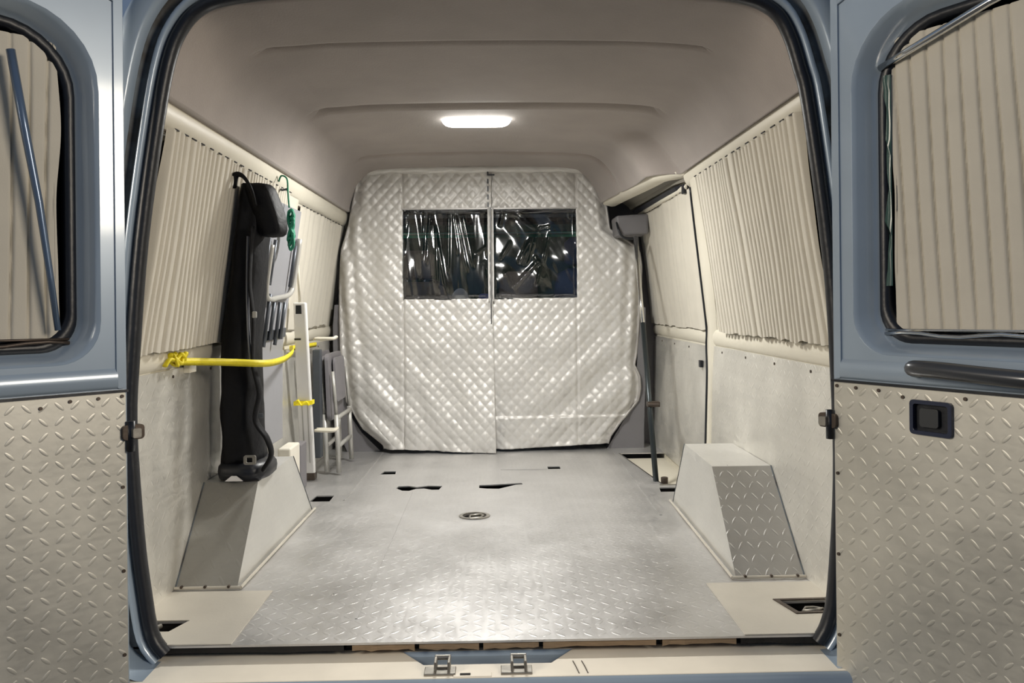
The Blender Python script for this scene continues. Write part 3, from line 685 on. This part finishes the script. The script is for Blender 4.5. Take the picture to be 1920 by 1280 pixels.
def qpanel(left):
    if left: cols = [0, .42, .985]; xa, xb, xc = -.485, -.034, -.012
    else: xa, xb, xc = .440, -.010, -.002
    n1, n2, n3 = (56, 92, 4)
    zr = [lerp(-.0, ZB, i/150) for i in range(150)]+[lerp(ZB, ZT, i/60) for i in range(60)]+[lerp(ZT, TOP, i/36) for i in range(37)]
    m = MB(); rows = []
    for k, z0 in enumerate(zr):
        e = interp(LE if left else RE, z0); r_ = []
        xcols = [lerp(e, xa, i/n1) for i in range(n1)]+[lerp(xa, xb, i/n2) for i in range(n2)]+[lerp(xb, xc, i/n3) for i in range(n3+1)]
        if z0 < ZB:
            t_ = 1-z0/ZB; c_ = (.012*t_ if left else -.004*t_); s_ = xcols[-1]+c_
        for x in xcols:
            if z0 < ZB: x = x+(c_)*ss(e, xc, x) if left else x-(-c_)*ss(e, xc, x)*0
            zb = (lerp(.022, .004, ss(-.6, 0, x))) if left else lerp(.014, .030, ss(0, .62, x))
            z = z0 if z0 >= ZB else ZB-(ZB-zb)*(ZB-z0)/ZB
            y = qy(x, z, left)
            if left: y -= .075*ss(.45, .0, z)*ss(-.55, .0, x)+.008
            edge = abs(x-e); y += .03*ss(.06, 0, edge)*(.4 if z > 1.4 else 1)
            if z < .05: y -= .01*ss(.05, .0, z)*math.sin(x*22)
            if (not left) and z < .186: y -= .010*ss(0.186, .176, z)
            r_.append((x, y, z))
        rows.append(r_)
    def sk(i, j): return 150 <= i < 210 and n1 <= j < n1+n2
    m.grid(rows, skip=sk); o = m.build('quilted_panel', QUILT, part, smooth=True, recalc=False)
    so = o.modifiers.new('solid', 'SOLIDIFY'); so.thickness = .006; so.offset = 1 if 1 else -1
    # edge binding
    m = MB(); pts = [Vector(r_[0]) for r_ in rows][::4]
    m.tube(pts, .007, 8); m.build('edge_binding', PIPE, o, smooth=True)
    # vinyl window
    m = MB(); xs0, xs1 = (xa, xb) if left else (xb, xa)
    ni, nj = 150, 90; rws = []
    def crease(x, z, x0, z0, x1, z1, w_, h):
        dx, dz = x1-x0, z1-z0; L_ = math.hypot(dx, dz); t_ = ((x-x0)*dx+(z-z0)*dz)/L_/L_; d = abs((x-x0)*dz-(z-z0)*dx)/L_
        return h*math.exp(-(d/w_)**2)*ss(-.05, .12, t_)*ss(1.05, .85, t_)
    if left: cr = [(-.37, 1.28, -.385, 1.02, .006, .010), (-.34, 1.28, -.36, 1.0, .007, .012), (-.31, 1.20, -.30, .87, .006, .011), (-.315, 1.2, -.25, .83, .007, .012), (-.24, 1.28, -.245, .95, .007, .013), (-.22, 1.28, -.19, 1.05, .006, .010),
                    (-.17, 1.28, -.11, .98, .008, .014), (-.20, 1.26, -.14, .95, .006, .01), (-.46, 1.28, -.47, 1.15, .006, .008), (-.1, 1.05, -.03, 1.10, .006, .008), (-.08, 1.0, -.03, 1.02, .005, .008)]
    else: cr = [(.08, 1.28, .22, 1.18, .007, .012), (.13, 1.28, .25, 1.16, .006, .010), (.05, 1.28, .03, 1.2, .008, .01), (.22, 1.17, .16, .99, .014, .018), (.19, 1.12, .13, 1.0, .012, .016), (.30, 1.17, .26, 1.0, .006, .010), (.24, 1.02, .10, .87, .009, .014), (.05, .96, .10, .87, .007, .012),
                (.21, 1.04, .25, .99, .008, .012), (.25, .99, .22, .88, .007, .012), (.03, 1.02, .09, 1.12, .007, .01), (.24, 1.19, .30, 1.20, .006, .01), (.40, 1.28, .405, 1.24, .005, .008)]
    for j in range(nj+1):
        z = lerp(ZB-.004, ZT+.004, j/nj); r_ = []
        for i in range(ni+1):
            x = lerp(xs0-.003, xs1+.003, i/ni); t_ = (z-ZB)/(ZT-ZB); y = 4.362-.018*math.cos(PI*t_)+.004*vn(x*7, z*5, 8)+(.009*vn(x*26+z*4, z*2.5, 4)+.0012*vn(x*60, z*9, 5) if left else .012*vn(x*11+z*7, z*8-x*6, 14)+.0012*vn(x*40+z*20, z*22, 15))
            for c in cr: y -= crease(x, z, *c)
            edge = min(x-xs0, xs1-x, z-ZB, ZT-z); y = lerp(4.362, y, ss(0, .02, edge))
            r_.append((x, y-.008*left, z))
        rws.append(r_)
    m.grid(rws); lab(m.build('vinyl_window', VINYL, part, smooth=True, recalc=False), 'clear creased vinyl window')
    m = MB(); e_ = .004
    for (a0, a1, b0, b1) in ((xs0-e_, xs1+e_, ZT-.001, ZT+.006),) : m.box(a0, 4.348, b0, a1, 4.356, b1)
    m.build('window_hem', PIPE, part)
qpanel(True); qpanel(False)
# header roll
m = MB(); rows = []
for i in range(90):
    x = lerp(-.705, .575, i/89); d_ = min(i, 89-i)/89; rr_ = .024*min(1, .35+d_*14); zc_ = 1.506-.012*(1-min(1, d_*9))
    rows.append([(x, 4.352+rr_*math.cos(a)*(1+.15*vn(x*30, a*1.5)), zc_+rr_*math.sin(a)*(1+.22*vn(x*26, a*2, 4))) for a in [2*PI*k/14 for k in range(14)]])
m.grid(rows, True); lab(m.build('header_roll', QUILT, part, smooth=True), 'rolled top hem')
m = MB(); rows = []                 # bunched corner, top right
for i in range(16):
    t_ = i/15; c_ = Vector((lerp(.545, .60, t_), 4.335, lerp(1.505, 1.40, t_**.8))); rr_ = .026*math.sin(PI*min(.98, t_*.75+.18))
    rows.append([(c_.x+rr_*math.cos(a)*(1+.3*vn(i*.8, a*2)), c_.y-rr_*math.sin(a)*(1+.3*vn(i*.9, a*2, 3)), c_.z) for a in [2*PI*k/12 for k in range(12)]])
m.grid(rows, True); m.build('bunched_corner', QUILT, part, smooth=True)
# zipper down the centre between the windows
m = MB()
m.tube([(-.030, 4.335, lerp(.80, 1.30, i/10)) for i in range(11)], .005, 8, flat=.7)
m.tube([(-.006, 4.340, lerp(.80, 1.30, i/10)) for i in range(11)], .006, 8, flat=.7)
lab(m.build('zip_binding', WHITEP, part, smooth=True), 'white binding beside the zip')
m = MB()
z = 1.30
while z < 1.475:
    m.box(-.034, 4.334, z, -.026, 4.341, z+.024+.01*random.random()); z += .042
m.box(-.034, 4.330, 1.468, .006, 4.340, 1.475); m.box(-.021, 4.339, .68, -.0165, 4.343, 1.30)
m.build('zip_tape', RUBBER, part)

# ------------------------------------------------------------------ wheel arch covers
def arch(side, nm, label, base, top, zt, frontmat):
    """base: (y0,y1,xin) ; top: (y0,y1,xin)"""
    xw = (wxl if side < 0 else wxr)
    y0, y1, xi0, xi1 = base; ty0, ty1, txi0, txi1 = top
    B = [(side*(xw(.0)-.009), y0, .001), (xi0, y0, .001), (xi1, y1, .001), (side*(xw(0)-.009), y1, .001)]
    T = [(side*(xw(.25)-.009), ty0, zt), (txi0, ty0, zt), (txi1, ty1, zt), (side*(xw(.25)-.009), ty1, zt)]
    root = tag(empty(nm, ((B[0][0]+B[1][0])/2, (y0+y1)/2, 0)), label, 'wheel arch cover')
    def quad(q, name, mtl):
        m = MB(); n = (Vector(q[1])-Vector(q[0])).cross(Vector(q[3])-Vector(q[0])).normalized()*.003
        c = Vector(((B[0][0]+B[1][0])/2, (y0+y1)/2, .1))
        if n.dot(Vector(q[0])-c) > 0: n = -n
        m.hexa([Vector(p)+n for p in q], [Vector(p) for p in q]); return m.build(name, mtl, root)
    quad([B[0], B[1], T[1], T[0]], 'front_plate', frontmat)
    quad([B[1], B[2], T[2], T[1]], 'side_plate', TR_SIDE)
    quad([T[0], T[1], T[2], T[3]], 'top_plate', TR_SIDE2)
    quad([B[2], B[3], T[3], T[2]], 'rear_plate', TR_SIDE)
    # light angle strips along the floor edges
    m = MB()
    o = side*-.012
    def strip(a, b, r=.0045): m.tube([a, b], r, 6)
    strip((B[0][0], y0-.006, .006), (B[1][0]+o, y0-.006, .006)); strip((B[1][0]+o, y0-.006, .006), (B[2][0]+o, B[2][1], .006))
    m.build('edge_strip', WOODW if 0 else BRUSH, root)
    m = MB(); strip2 = lambda a, b: m.tube([a, b], .0022, 6)
    strip2(T[0], B[0]); m.build('joint_line', GUTTER, root); m = MB(); strip2(T[2], B[2]); m.build('joint_line', GUTTER, root)
    for t_ in (.12, .5, .88):
        for a, b, dy in ((B[0], B[1], -.004),):
            m = MB(); x = lerp(a[0], b[0], t_); m.tube([(x, y0-.004, .010), (x, y0-.012, .010)], .004, 8); m.build('rivet', DSTEEL, root)
TR_SIDE2 = tread('smooth_worn_plate_top', (0, 1), .036, rough=.36, metal=.6, h=.0002, dirt=.1, col=(.74, .73, .70, 1))
TR_SHADED = tread('shaded_worn_plate', (0, 2), .036, rough=.5, metal=.6, h=.0003, dirt=.12, col=(.36, .35, .32, 1), scratch=1.2)  # worn plate with the shade of the left front face put into its colour
arch(-1, 'wheel_arch_cover', 'metal wheel arch cover on the left carrying the black bag', (2.285, 3.16, -.725, -.713), (2.53, 2.95, -.735, -.73), .245, TR_SHADED)
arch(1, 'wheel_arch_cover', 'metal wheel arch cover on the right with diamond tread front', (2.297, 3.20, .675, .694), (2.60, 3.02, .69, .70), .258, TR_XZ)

# ------------------------------------------------------------------ black bag
def loft(rings, n=20, nz=.0, sd=0, p=2.6):
    """rings: (cx,cy,cz,rx,ry)"""
    rows = []
    for k, (cx, cy, cz, rx, ry) in enumerate(rings):
        r_ = []
        for q in range(n):
            a = 2*PI*q/n; c, s = math.cos(a), math.sin(a)
            ex = abs(c)**(2/p)*(1 if c > 0 else -1); ey = abs(s)**(2/p)*(1 if s > 0 else -1)
            f = 1+nz*vn(q*.9, k*.35, sd)
            r_.append((cx+rx*ex*f, cy+ry*ey*f, cz))
        rows.append(r_)
    m = MB(); m.grid(rows, True)
    m.f += [tuple(range(n))[::-1], tuple(len(rows)*n-n+q for q in range(n))]; m.mi += [0, 0]
    return m
bag = tag(empty('carry_bag', (-.80, 2.68, .25)), 'tall black padded carry bag with straps standing on the left wheel arch cover', 'bag')
R_ = []
for k in range(30):
    t_ = k/29; z = lerp(.285, 1.165, t_); xw = wxl(z)
    wd = lerp(.062, .040, t_)
    R_.append((-(xw-.048)+wd-.008, lerp(2.64, 2.60, t_), z, wd, .10-.02*t_))
loft(R_, 28, .10, 1, 3).build('bag_body', BLACKC, bag, smooth=True)
m = loft([(-.792, 2.62, z, .082*s, .105*s) for z, s in ((.247, .85), (.252, .97), (.27, 1), (.285, .98), (.30, .86))], 24, .05, 3, 3)
lab(m.build('bag_base', RUBBER, bag, smooth=True), 'hard black base')
m = MB(); m.prism([rrect(-.772, .302, -.735, .330, .006), rrect(-.764, .308, -.745, .324, .003)], 2.506, 2.514, lambda x, z, y: (x, y, z)); lab(m.build('base_buckle', STEEL, bag, bevel=.003), 'grey metal buckle')
m = MB(); m.hexa([(-.83, 2.507, .252), (-.775, 2.507, .252), (-.775, 2.512, .252), (-.83, 2.512, .252)], [(-.81, 2.507, .268), (-.795, 2.507, .268), (-.795, 2.512, .268), (-.81, 2.512, .268)]); m.build('base_badge', WHITEP, bag)
# drooping hood at the top
pts = [(-.745, 2.56, 1.17, .045, .055), (-.735, 2.56, 1.14, .046, .056), (-.720, 2.56, 1.10, .048, .056), (-.708, 2.56, 1.06, .048, .052), (-.700, 2.56, 1.02, .044, .046), (-.70, 2.56, .998, .034, .035)]
loft([(x+.01, y, z, rx, ry) for x, y, z, rx, ry in pts], 20, .16, 7, 2.4).build('top_flap', BLACKC, bag, smooth=True, sub=1)
m = MB(); m.tube(catmull([(-.80, 2.52, 1.15), (-.785, 2.50, 1.185), (-.76, 2.495, 1.18), (-.735, 2.49, 1.14), (-.722, 2.49, 1.09)], 6), .012, 10, flat=.4); m.build('carry_handle', BLACKC, bag, smooth=True)
m = MB(); m.tube(catmull([(-.735, 2.50, 1.03), (-.742, 2.505, .95), (-.746, 2.505, .85), (-.738, 2.51, .75), (-.742, 2.515, .66), (-.738, 2.51, .6), (-.722, 2.51, .52), (-.735, 2.51, .44), (-.700, 2.51, .38), (-.690, 2.515, .33), (-.715, 2.52, .285)], 6), [.014]*30+[.022]*31, 10, flat=.35); m.build('shoulder_strap', BLACKC, bag, smooth=True)
m = MB(); m.tube(catmull([(-.752, 2.512, 1.0), (-.756, 2.512, .85), (-.755, 2.516, .7), (-.748, 2.52, .6)], 5), .009, 8, flat=.5); lab(m.build('highlight_strip', mat('highlight_grey', srgb(120, 122, 128), .35), bag, smooth=True), 'grey strip drawn as a highlight')  # grey strip paints the highlight running down the bag
m = MB(); m.box(-.738, 2.493, .75, -.724, 2.502, .77); m.build('strap_buckle', TUBEC, bag, bevel=.003)
m = MB(); m.box(-.724, 2.495, .445, -.708, 2.502, .46); m.build('strap_buckle', TUBED, bag, bevel=.003)

# ------------------------------------------------------------------ grey folding table
ft = tag(empty('folding_table', (-.82, 3.0, .25)), 'grey folding table stood on edge behind the black bag, tube legs folded in', 'table')
def tx(z): return -(wxl(z)-.062)
m = MB()
Yt0, Yt1 = 2.78, 3.26
cs = [(Yt0, .27), (Yt1, .27), (Yt1, 1.145), (Yt0, 1.165)]
zs = [lerp(.262, 1.16, i/10) for i in range(11)]
m.grid([[(tx(z)-.016, Yt0, z), (tx(z), Yt0, z), (tx(z), Yt1, z), (tx(z)-.016, Yt1, z)] for z in zs], True)
m.f += [(0, 1, 2, 3), (40, 43, 42, 41)]; m.mi += [0, 0]
m.build('table_top', GREYT, ft, bevel=.003)
def tp(y, z, o=.014): return (tx(z)+o, y, z)
m = MB()
m.tube(catmull([tp(2.86, 1.00), tp(2.86, .90), tp(2.87, .84), tp(2.90, .815), tp(2.96, .81), tp(3.02, .815), tp(3.16, .825), tp(3.22, .84), tp(3.24, .88), tp(3.24, 1.05)], 5), .010, 10)
lab(m.build('leg', TUBEC, ft, smooth=True), 'pale U-shaped leg tube')
for y, a, b in ((2.82, .70, 1.02), (2.93, .64, .83), (3.00, .66, .80), (3.08, .64, .80), (3.15, .66, .80), (3.19, .86, 1.02), (2.90, .86, 1.02)):
    m = MB(); m.tube([tp(y, a), tp(y, b)], .007, 8); m.build('brace_rod', TUBED, ft, smooth=True)
m = MB(); m.hexa([tp(2.80, .655, 0), tp(3.25, .665, 0), tp(3.25, .665, .008), tp(2.80, .655, .008)], [tp(2.80, .69, 0), tp(3.25, .70, 0), tp(3.25, .70, .008), tp(2.80, .69, .008)]); m.build('cross_bar', TUBED, ft)

# ------------------------------------------------------------------ white ladder-like post with yellow tie
ld = tag(empty('folded_ladder', (-.82, 3.72, 0)), 'narrow white folded step ladder standing upright by the left wall', 'ladder')
def lpt(t_, dx=0, dy=0): return Vector((lerp(-.850, -.812, t_)+dx, lerp(3.70, 3.42, t_)+dy, lerp(.003, .80, t_)))
m = MB(); m.hexa([lpt(0, -.035), lpt(0, .03), lpt(0, .03, .035), lpt(0, -.035, .035)], [lpt(1, -.03), lpt(1, .022), lpt(1, .022, .035), lpt(1, -.03, .035)]); m.build('rail', WHITEP, ld, bevel=.006)
m = MB()
for dx in (-.012, .012): m.hexa([lpt(.1, dx-.002, -.002), lpt(.1, dx+.002, -.002), lpt(.1, dx+.002, .003), lpt(.1, dx-.002, .003)], [lpt(.45, dx-.002, -.002), lpt(.45, dx+.002, -.002), lpt(.45, dx+.002, .003), lpt(.45, dx-.002, .003)])
m.build('rail_groove', TUBEC, ld)
m = MB(); m.hexa([lpt(.94, -.020, -.002), lpt(.94, .004, -.002), lpt(.94, .004, .002), lpt(.94, -.020, .002)], [lpt(.985, -.018, -.002), lpt(.985, .004, -.002), lpt(.985, .004, .002), lpt(.985, -.018, .002)]); m.build('rail_slot', RUBBER, ld)
m = MB(); m.hexa([lpt(.80, -.031, -.002), lpt(.80, -.004, -.002), lpt(.80, -.004, .002), lpt(.80, -.031, .002)], [lpt(.81, -.031, -.002), lpt(.81, -.004, -.002), lpt(.81, -.004, .002), lpt(.81, -.031, .002)]); m.build('rail_slot', RUBBER, ld)
m = MB(); a = lpt(0); m.box(a.x-.02, a.y-.012, .0005, a.x+.032, a.y+.04, .035); m.build('foot', DSTEEL, ld, bevel=.004)
m = MB()
for t_ in (.93, .985): pass
m.tube([lpt(1.0, -.004, .015), lpt(1.12, -.004, .01), lpt(1.26, -.004, 0)], .006, 8); m.build('hook_bar', CREAM, ld, smooth=True)
for zz in (.64, .235):
    m = MB(); m.tube(catmull([(-.80, 3.62, zz), (-.72, 3.60, zz), (-.705, 3.615, zz+.006), (-.705, 3.64, zz+.006), (-.72, 3.65, zz), (-.80, 3.66, zz)], 5), .007, 8); m.build('rung', CREAM, ld, smooth=True)
m = MB(); c = lpt(.45)
m.hexa([(c.x-.047, c.y-.006, c.z-.010), (c.x+.034, c.y-.006, c.z-.006), (c.x+.034, c.y+.04, c.z-.006), (c.x-.047, c.y+.04, c.z-.010)], [(c.x-.047, c.y-.006, c.z+.008), (c.x+.034, c.y-.006, c.z+.012), (c.x+.034, c.y+.04, c.z+.012), (c.x-.047, c.y+.04, c.z+.008)])
m.tube(catmull([(c.x-.035, c.y-.01, c.z), (c.x-.025, c.y-.016, c.z+.014), (c.x-.01, c.y-.018, c.z-.006), (c.x+.01, c.y-.016, c.z+.008), (c.x+.02, c.y-.01, c.z-.008)], 4), .005, 8)
tag(m.build('strap_tie', YEL, smooth=False), 'short yellow webbing tie wrapped round the white ladder', 'strap')

# ------------------------------------------------------------------ folded grey chairs
def chair(dx, dy, label, tall=.56, legs=True):
    root = tag(empty('folding_chair', (-.76+dx, 3.95+dy, 0)), label, 'chair', 'folded grey chairs on the left')
    X0 = -.775+dx
    m = MB(); m.prism([rrect(3.80+dy, .25, 4.12+dy, tall, .03)], 0, .018, lambda y, z, t_: (X0+t_+(-.02)*(z/.6), y, z)); m.build('seat', GREYC, root, bevel=.004)
    m = MB(); m.prism([rrect(3.86+dy, .33, 4.09+dy, tall-.02, .03)], .026, .038, lambda y, z, t_: (X0+t_+(-.02)*(z/.6), y, z)); m.build('backrest', GREYC, root, bevel=.004)
    for y in (3.80+dy, 4.13+dy):
        m = MB(); m.tube([(X0+.045, y, .012), (X0+.035, y, .28)], .0115, 10); m.tube([(X0+.035, y, .28), (X0+.02, y, tall-.08)], .008, 10); m.build('leg', TUBEC, root, smooth=True)
    for z in (.265, .13):
        m = MB(); m.tube([(X0+.040, 3.80+dy, z), (X0+.040, 4.13+dy, z)], .010, 8); m.build('stretcher', TUBEC, root, smooth=True)
    return root
chair(.0, 0, 'grey folding chair folded flat, nearest of the two behind the white ladder')
chair(-.06, .02, 'grey folding chair folded flat against the left wall behind the other chair', .565)
m = MB()
for y in (3.742, 3.77): m.hexa([(-.835, y, .09), (-.80, y, .09), (-.80, y+.02, .09), (-.835, y+.02, .09)], [(-.835, y, .585), (-.80, y, .585), (-.80, y+.02, .585), (-.835, y+.02, .585)])
b2 = tag(empty('folded_stool', (-.81, 3.52, .0)), 'grey folded stool frame wedged between the white ladder and the chairs', 'stool')
m.build('frame', TUBED, b2, bevel=.004)
m = MB(); m.box(-.862, 3.46, .003, -.825, 3.57, .20); m.build('base', GREYC, b2, bevel=.006)
m = MB(); m.box(-.845, 3.05+.12, .252*0+.003, -.795, 3.27+.05, .235)
wb = tag(m.build('white_box', WOODW, bevel=.006), 'small white box on the floor beside the left wheel arch cover', 'box')

# ------------------------------------------------------------------ yellow ratchet strap
st = tag(empty('tie_down_strap', (-.86, 2.3, .63)), 'long yellow webbing strap stretched from the left wall past the bag', 'strap')
P_ = catmull([(-.875, 2.27, .635), (-.845, 2.36, .628), (-.79, 2.44, .620), (-.715, 2.495, .612), (-.70, 2.60, .608), (-.715, 2.8, .608), (-.765, 3.1, .612), (-.815, 3.30, .612), (-.862, 3.45, .608), (-.868, 3.70, .602), (-.872, 4.00, .598)], 8)
rows = []
for i, p in enumerate(P_):
    tw = .35*math.sin(i*.16); rows.append([(p.x, p.y, p.z-.011), (p.x+.0015+.004*tw, p.y-.002, p.z), (p.x+.004*tw, p.y, p.z+.011), (p.x-.002, p.y, p.z)])
m = MB(); m.grid(rows, True); m.build('webbing', YEL, st, smooth=True)
def knot(c, r, sd, n=46):
    rd = random.Random(sd); m = MB()
    pts = [(c[0]+r[0]*math.sin(i*1.1+sd), c[1]+r[1]*math.sin(i*.7), c[2]+r[2]*math.cos(i*1.6)+.004*rd.random()) for i in range(n)]
    return m.tube(catmull(pts, 4), .0065, 8, flat=.6)
knot((-.877, 2.27, .640), (.012, .035, .016), 1, 22).build('knot', YEL, st, smooth=True)
m = MB(); m.tube(catmull([(-.88, 2.19, .628), (-.875, 2.21, .645), (-.875, 2.25, .64), (-.87, 2.28, .655), (-.875, 2.30, .635), (-.88, 2.26, .628)], 5), .008, 8, flat=.6); m.build('loose_tail', YEL, st, smooth=True)
m = MB(); m.box(-.899, 2.37, .595, -.880, 2.42, .625); tag(m.build('wooden_block', WOODW, bevel=.002), 'small white block on the left wall under the yellow strap', 'block')

# ------------------------------------------------------------------ green cord
gc = tag(empty('green_cord', (-.77, 3.05, 1.26)), 'bundled green cord hanging from the left window rail', 'cord')
m = MB(); m.tube(catmull([(-.79, 3.02, 1.245), (-.775, 3.0, 1.262), (-.755, 3.0, 1.25), (-.752, 3.0, 1.20), (-.748, 3.0, 1.145)], 5), .0032, 8); m.build('hanging_line', GREEN, gc, smooth=True)
m = MB(); pts = []
for i in range(40):
    a = i*1.25; pts.append((-.742+.012*math.sin(a*1.0+.3*i), 3.0+.014*math.cos(a*1.3), 1.065+.075*math.cos(i*.78)*(.7+.3*math.sin(i))))
m.tube(catmull(pts, 4), .0055, 8); m.build('cord_bundle', GREEN, gc, smooth=True)
m = MB(); m.tube([(-.798, 3.02, 1.225), (-.775, 3.005, 1.21), (-.755, 3.0, 1.213)], .004, 8); m.build('rail_hook', TUBED, gc, smooth=True)

# ------------------------------------------------------------------ pole by the sliding door
pole = tag(empty('grab_pole', (.70, 3.56, -.03)), 'slim dark pole with chrome upper end beside the sliding door step', 'pole')
A, B_ = Vector((.70, 3.56, -.026)), Vector((.726, 4.17, 1.12))
def pq(t_): return A.lerp(B_, t_)
m = MB(); m.tube([pq(0), pq(.62)], .0125, 12); m.build('lower_tube', mat('dark_green_grey_tube', srgb(52, 58, 60), .35, .5), pole, smooth=True)
m = MB(); m.tube([pq(.60), pq(.72), pq(1)], [.009, .010, .0135], 12); lab(m.build('upper_tube', CHROME, pole, smooth=True), 'chrome upper tube')
m = MB(); c = pq(.30); m.box(c.x-.012, c.y-.02, c.z-.012, c.x+.045, c.y+.02, c.z+.012); m.tube([c+Vector((-.01, -.02, -.0)), c+Vector((.04, -.03, 0))], .008, 8); m.build('clamp', DSTEEL, pole, bevel=.003)
m = MB(); m.box(.655, 3.545, -.0295, .745, 3.585, -.012); m.tube([(.735, 3.56, -.012), (.735, 3.56, .02)], .016, 10); m.build('floor_bracket', DSTEEL, pole, bevel=.003)

# ------------------------------------------------------------------ cab beyond the partition
wf = MB()
wf.prism([[(-1.0, -.2), (1.0, -.2), (1.0, .78), (-1.0, .78)]], 6.05, 6.09, lambda x, z, y: (x, y, z))
wf.box(-1.0, 5.50, 1.340, 1.0, 5.72, 1.56); wf.box(-1.0, 4.60, -.24, 1.0, 6.05, -.2); wf.box(-1.0, 4.60, 1.56, 1.0, 5.7, 1.60)
for s in (-1, 1):
    wf.box(s*.97, 4.60, -.2, s*1.0, 6.05, .85); wf.tube([(s*.93, 6.05, .80), (s*.84, 5.65, 1.56)], .035, 8); wf.tube([(s*.95, 4.7, .85), (s*.86, 4.7, 1.56)], .05, 8)
tag(wf.build('wall_front', CABD), 'dark cab interior shell with windscreen opening', 'wall', kind='structure')
def wy(z): return lerp(6.07, 5.67, (z-.78)/.78)
m = MB(); m.grid([[(x, wy(z)+.02*(1-x*x), z) for x in [lerp(-.9, .9, i/8) for i in range(9)]] for z in (.78, 1.1, 1.34)]); tag(m.build('window_5', PANE, recalc=False), 'windscreen seen through the vinyl windows', 'window', kind='structure')
m = MB(); m.grid([[(x, wy(z)+.02*(1-x*x)-.006, z) for x in [lerp(-.88, .88, i/8) for i in range(9)]] for z in (1.262, 1.28, 1.297)]); m.build('sun_band', TEAL, bpy.data.objects['window_5'], recalc=False)
m = MB(); rows = [[(x, wy(1.28)-.03+.008*math.cos(a), 1.285+.005*math.sin(a)) for a in [2*PI*k/8 for k in range(8)]] for x in (-.88, 0, .88)]
m.grid(rows, True); m.build('band_edge', mat('pale_teal', srgb(150, 190, 178), .4), bpy.data.objects['window_5'])
m = MB(); m.tube([(-.80, 5.0, 1.325), (.80, 5.0, 1.325)], .012, 10); tag(m.build('hanging_rail', WHITEP, smooth=True), 'white horizontal rail behind the top edge of the vinyl windows', 'rail')
db = tag(empty('dashboard', (0, 5.8, .6)), 'dark dashboard ledge in the cab under the windscreen', 'dashboard')
m = MB(); m.hexa([(-.95, 5.55, .45), (.95, 5.55, .45), (.95, 6.04, .45), (-.95, 6.04, .45)], [(-.95, 5.62, .78), (.95, 5.62, .78), (.95, 6.04, .83), (-.95, 6.04, .83)]); m.build('dashboard_body', CABD, db, bevel=.03, seg=4)
m = MB(); m.box(-.7, 5.60, .78, -.30, 5.85, .86); lab(m.build('instrument_binnacle', mat('tan_grey', srgb(120, 108, 96), .7), db, bevel=.03, seg=4), 'tan-grey binnacle')
m = MB(); m.tube([(-.5+.19*math.cos(a*PI/12), 5.42+.08*math.sin(a*PI/12), .80+.17*math.sin(a*PI/12)) for a in range(24)], .014, 8, closed=True)
sw = tag(empty('steering_wheel', (-.5, 5.42, .8)), 'dark steering wheel on the left of the cab', 'steering wheel'); m.build('rim', CABD, sw, smooth=True)
m = MB(); m.tube([(-.5, 5.43, .80), (-.5, 5.53, .74)], .035, 10); m.tube([(-.67, 5.42, .80), (-.33, 5.42, .80)], .016, 8); m.build('hub', CABD, sw, smooth=True)
def seat(x, mtl, label, top, hr, wdt=.20):
    root = tag(empty('cab_seat', (x, 5.0, .2)), label, 'seat')
    loft([(x, 5.05, z, wdt*s, .25*s) for z, s in ((.20, .9), (.22, 1), (.34, 1), (.38, .9))], 24, 0, 0, 5).build('seat_cushion', mtl, root, smooth=True)
    loft([(x, 4.86-.12*(z-.4), z, wdt*s, .06*s) for z, s in ((.36, .9), (.42, 1), (.6, 1), (top-.1, .92), (top-.03, .82), (top, .5))], 24, 0, 0, 4).build('seat_back', mtl, root, smooth=True)
    if hr:
        loft([(x, 4.78, z, .11*s, .045*s) for z, s in ((top+.02, .8), (top+.04, 1), (top+.15, 1), (top+.18, .7))], 20, 0, 0, 3.5).build('headrest', mtl, root, smooth=True)
        for d in (-.05, .05): m = MB(); m.tube([(x+d, 4.79, top-.04), (x+d, 4.79, top+.05)], .006, 8); m.build('headrest_post', CHROME, root, smooth=True)
seat(-.46, SEATG, 'brown-grey cab seat with headrest, seen through the left vinyl window', .92, True)
seat(.14, SEATG, 'grey middle cab seat without headrest, seen through the right vinyl window', .975, False, .125)
seat(.52, SEATB, 'dark blue cab seat at the right, seen through the right vinyl window', .99, True, .18)
m = loft([(-.24, 5.72, .800+z, .055*s, .045*s) for z, s in ((0, .7), (.015, 1), (.05, 1.05), (.08, .7), (.10, .3))], 16, .25, 4)
tag(m.build('crumpled_bag', WHITEP, smooth=True, sub=1), 'crumpled white bag on the dashboard at the left vinyl window', 'bag')
m = loft([(-.07, 5.72, .800+z, .045*s, .045*s) for z, s in ((0, .8), (.01, 1), (.05, 1.0), (.06, .6))], 16, .15, 9)
tag(m.build('blue_cloth', mat('blue_cloth_bundle', srgb(60, 90, 180), .8), smooth=True, sub=1), 'small blue cloth bundle on the dashboard near the zip', 'cloth')
# outside ahead: a house and a hedge
hs = tag(empty('house', (-5, 16, -.75)), 'brown rendered house in the dark beyond the windscreen', 'building')
m = MB(); m.box(-9.0, 15, -.75, -2.6, 20, 3.2); m.build('house_wall', WALLB, hs)
m = MB(); m.hexa([(-9.3, 14.7, 3.2), (-2.3, 14.7, 3.2), (-2.3, 20.3, 3.2), (-9.3, 20.3, 3.2)], [(-9, 17.4, 4.8), (-2.6, 17.4, 4.8), (-2.6, 17.6, 4.8), (-9, 17.6, 4.8)]); m.build('house_roof', BLACKHOLE, hs)
m = MB(); m.box(-4.2, 14.95, .3, -3.3, 15.02, 1.6); m.build('house_window', GLASS, hs)
m = MB(); rows = []
for i in range(60):
    x = lerp(-2.2, 10, i/59); rows.append([(x, 14+.8*math.cos(a)*(1+.2*vn(i*.7, a*2)), .6+1.6*math.sin(a)*(1+.15*vn(i*.6, a*2, 3))) for a in [2*PI*k/16 for k in range(16)]])
m.grid(rows, True); tag(m.build('hedge', HEDGE), 'dark hedge beyond the windscreen', 'hedge', kind='stuff')
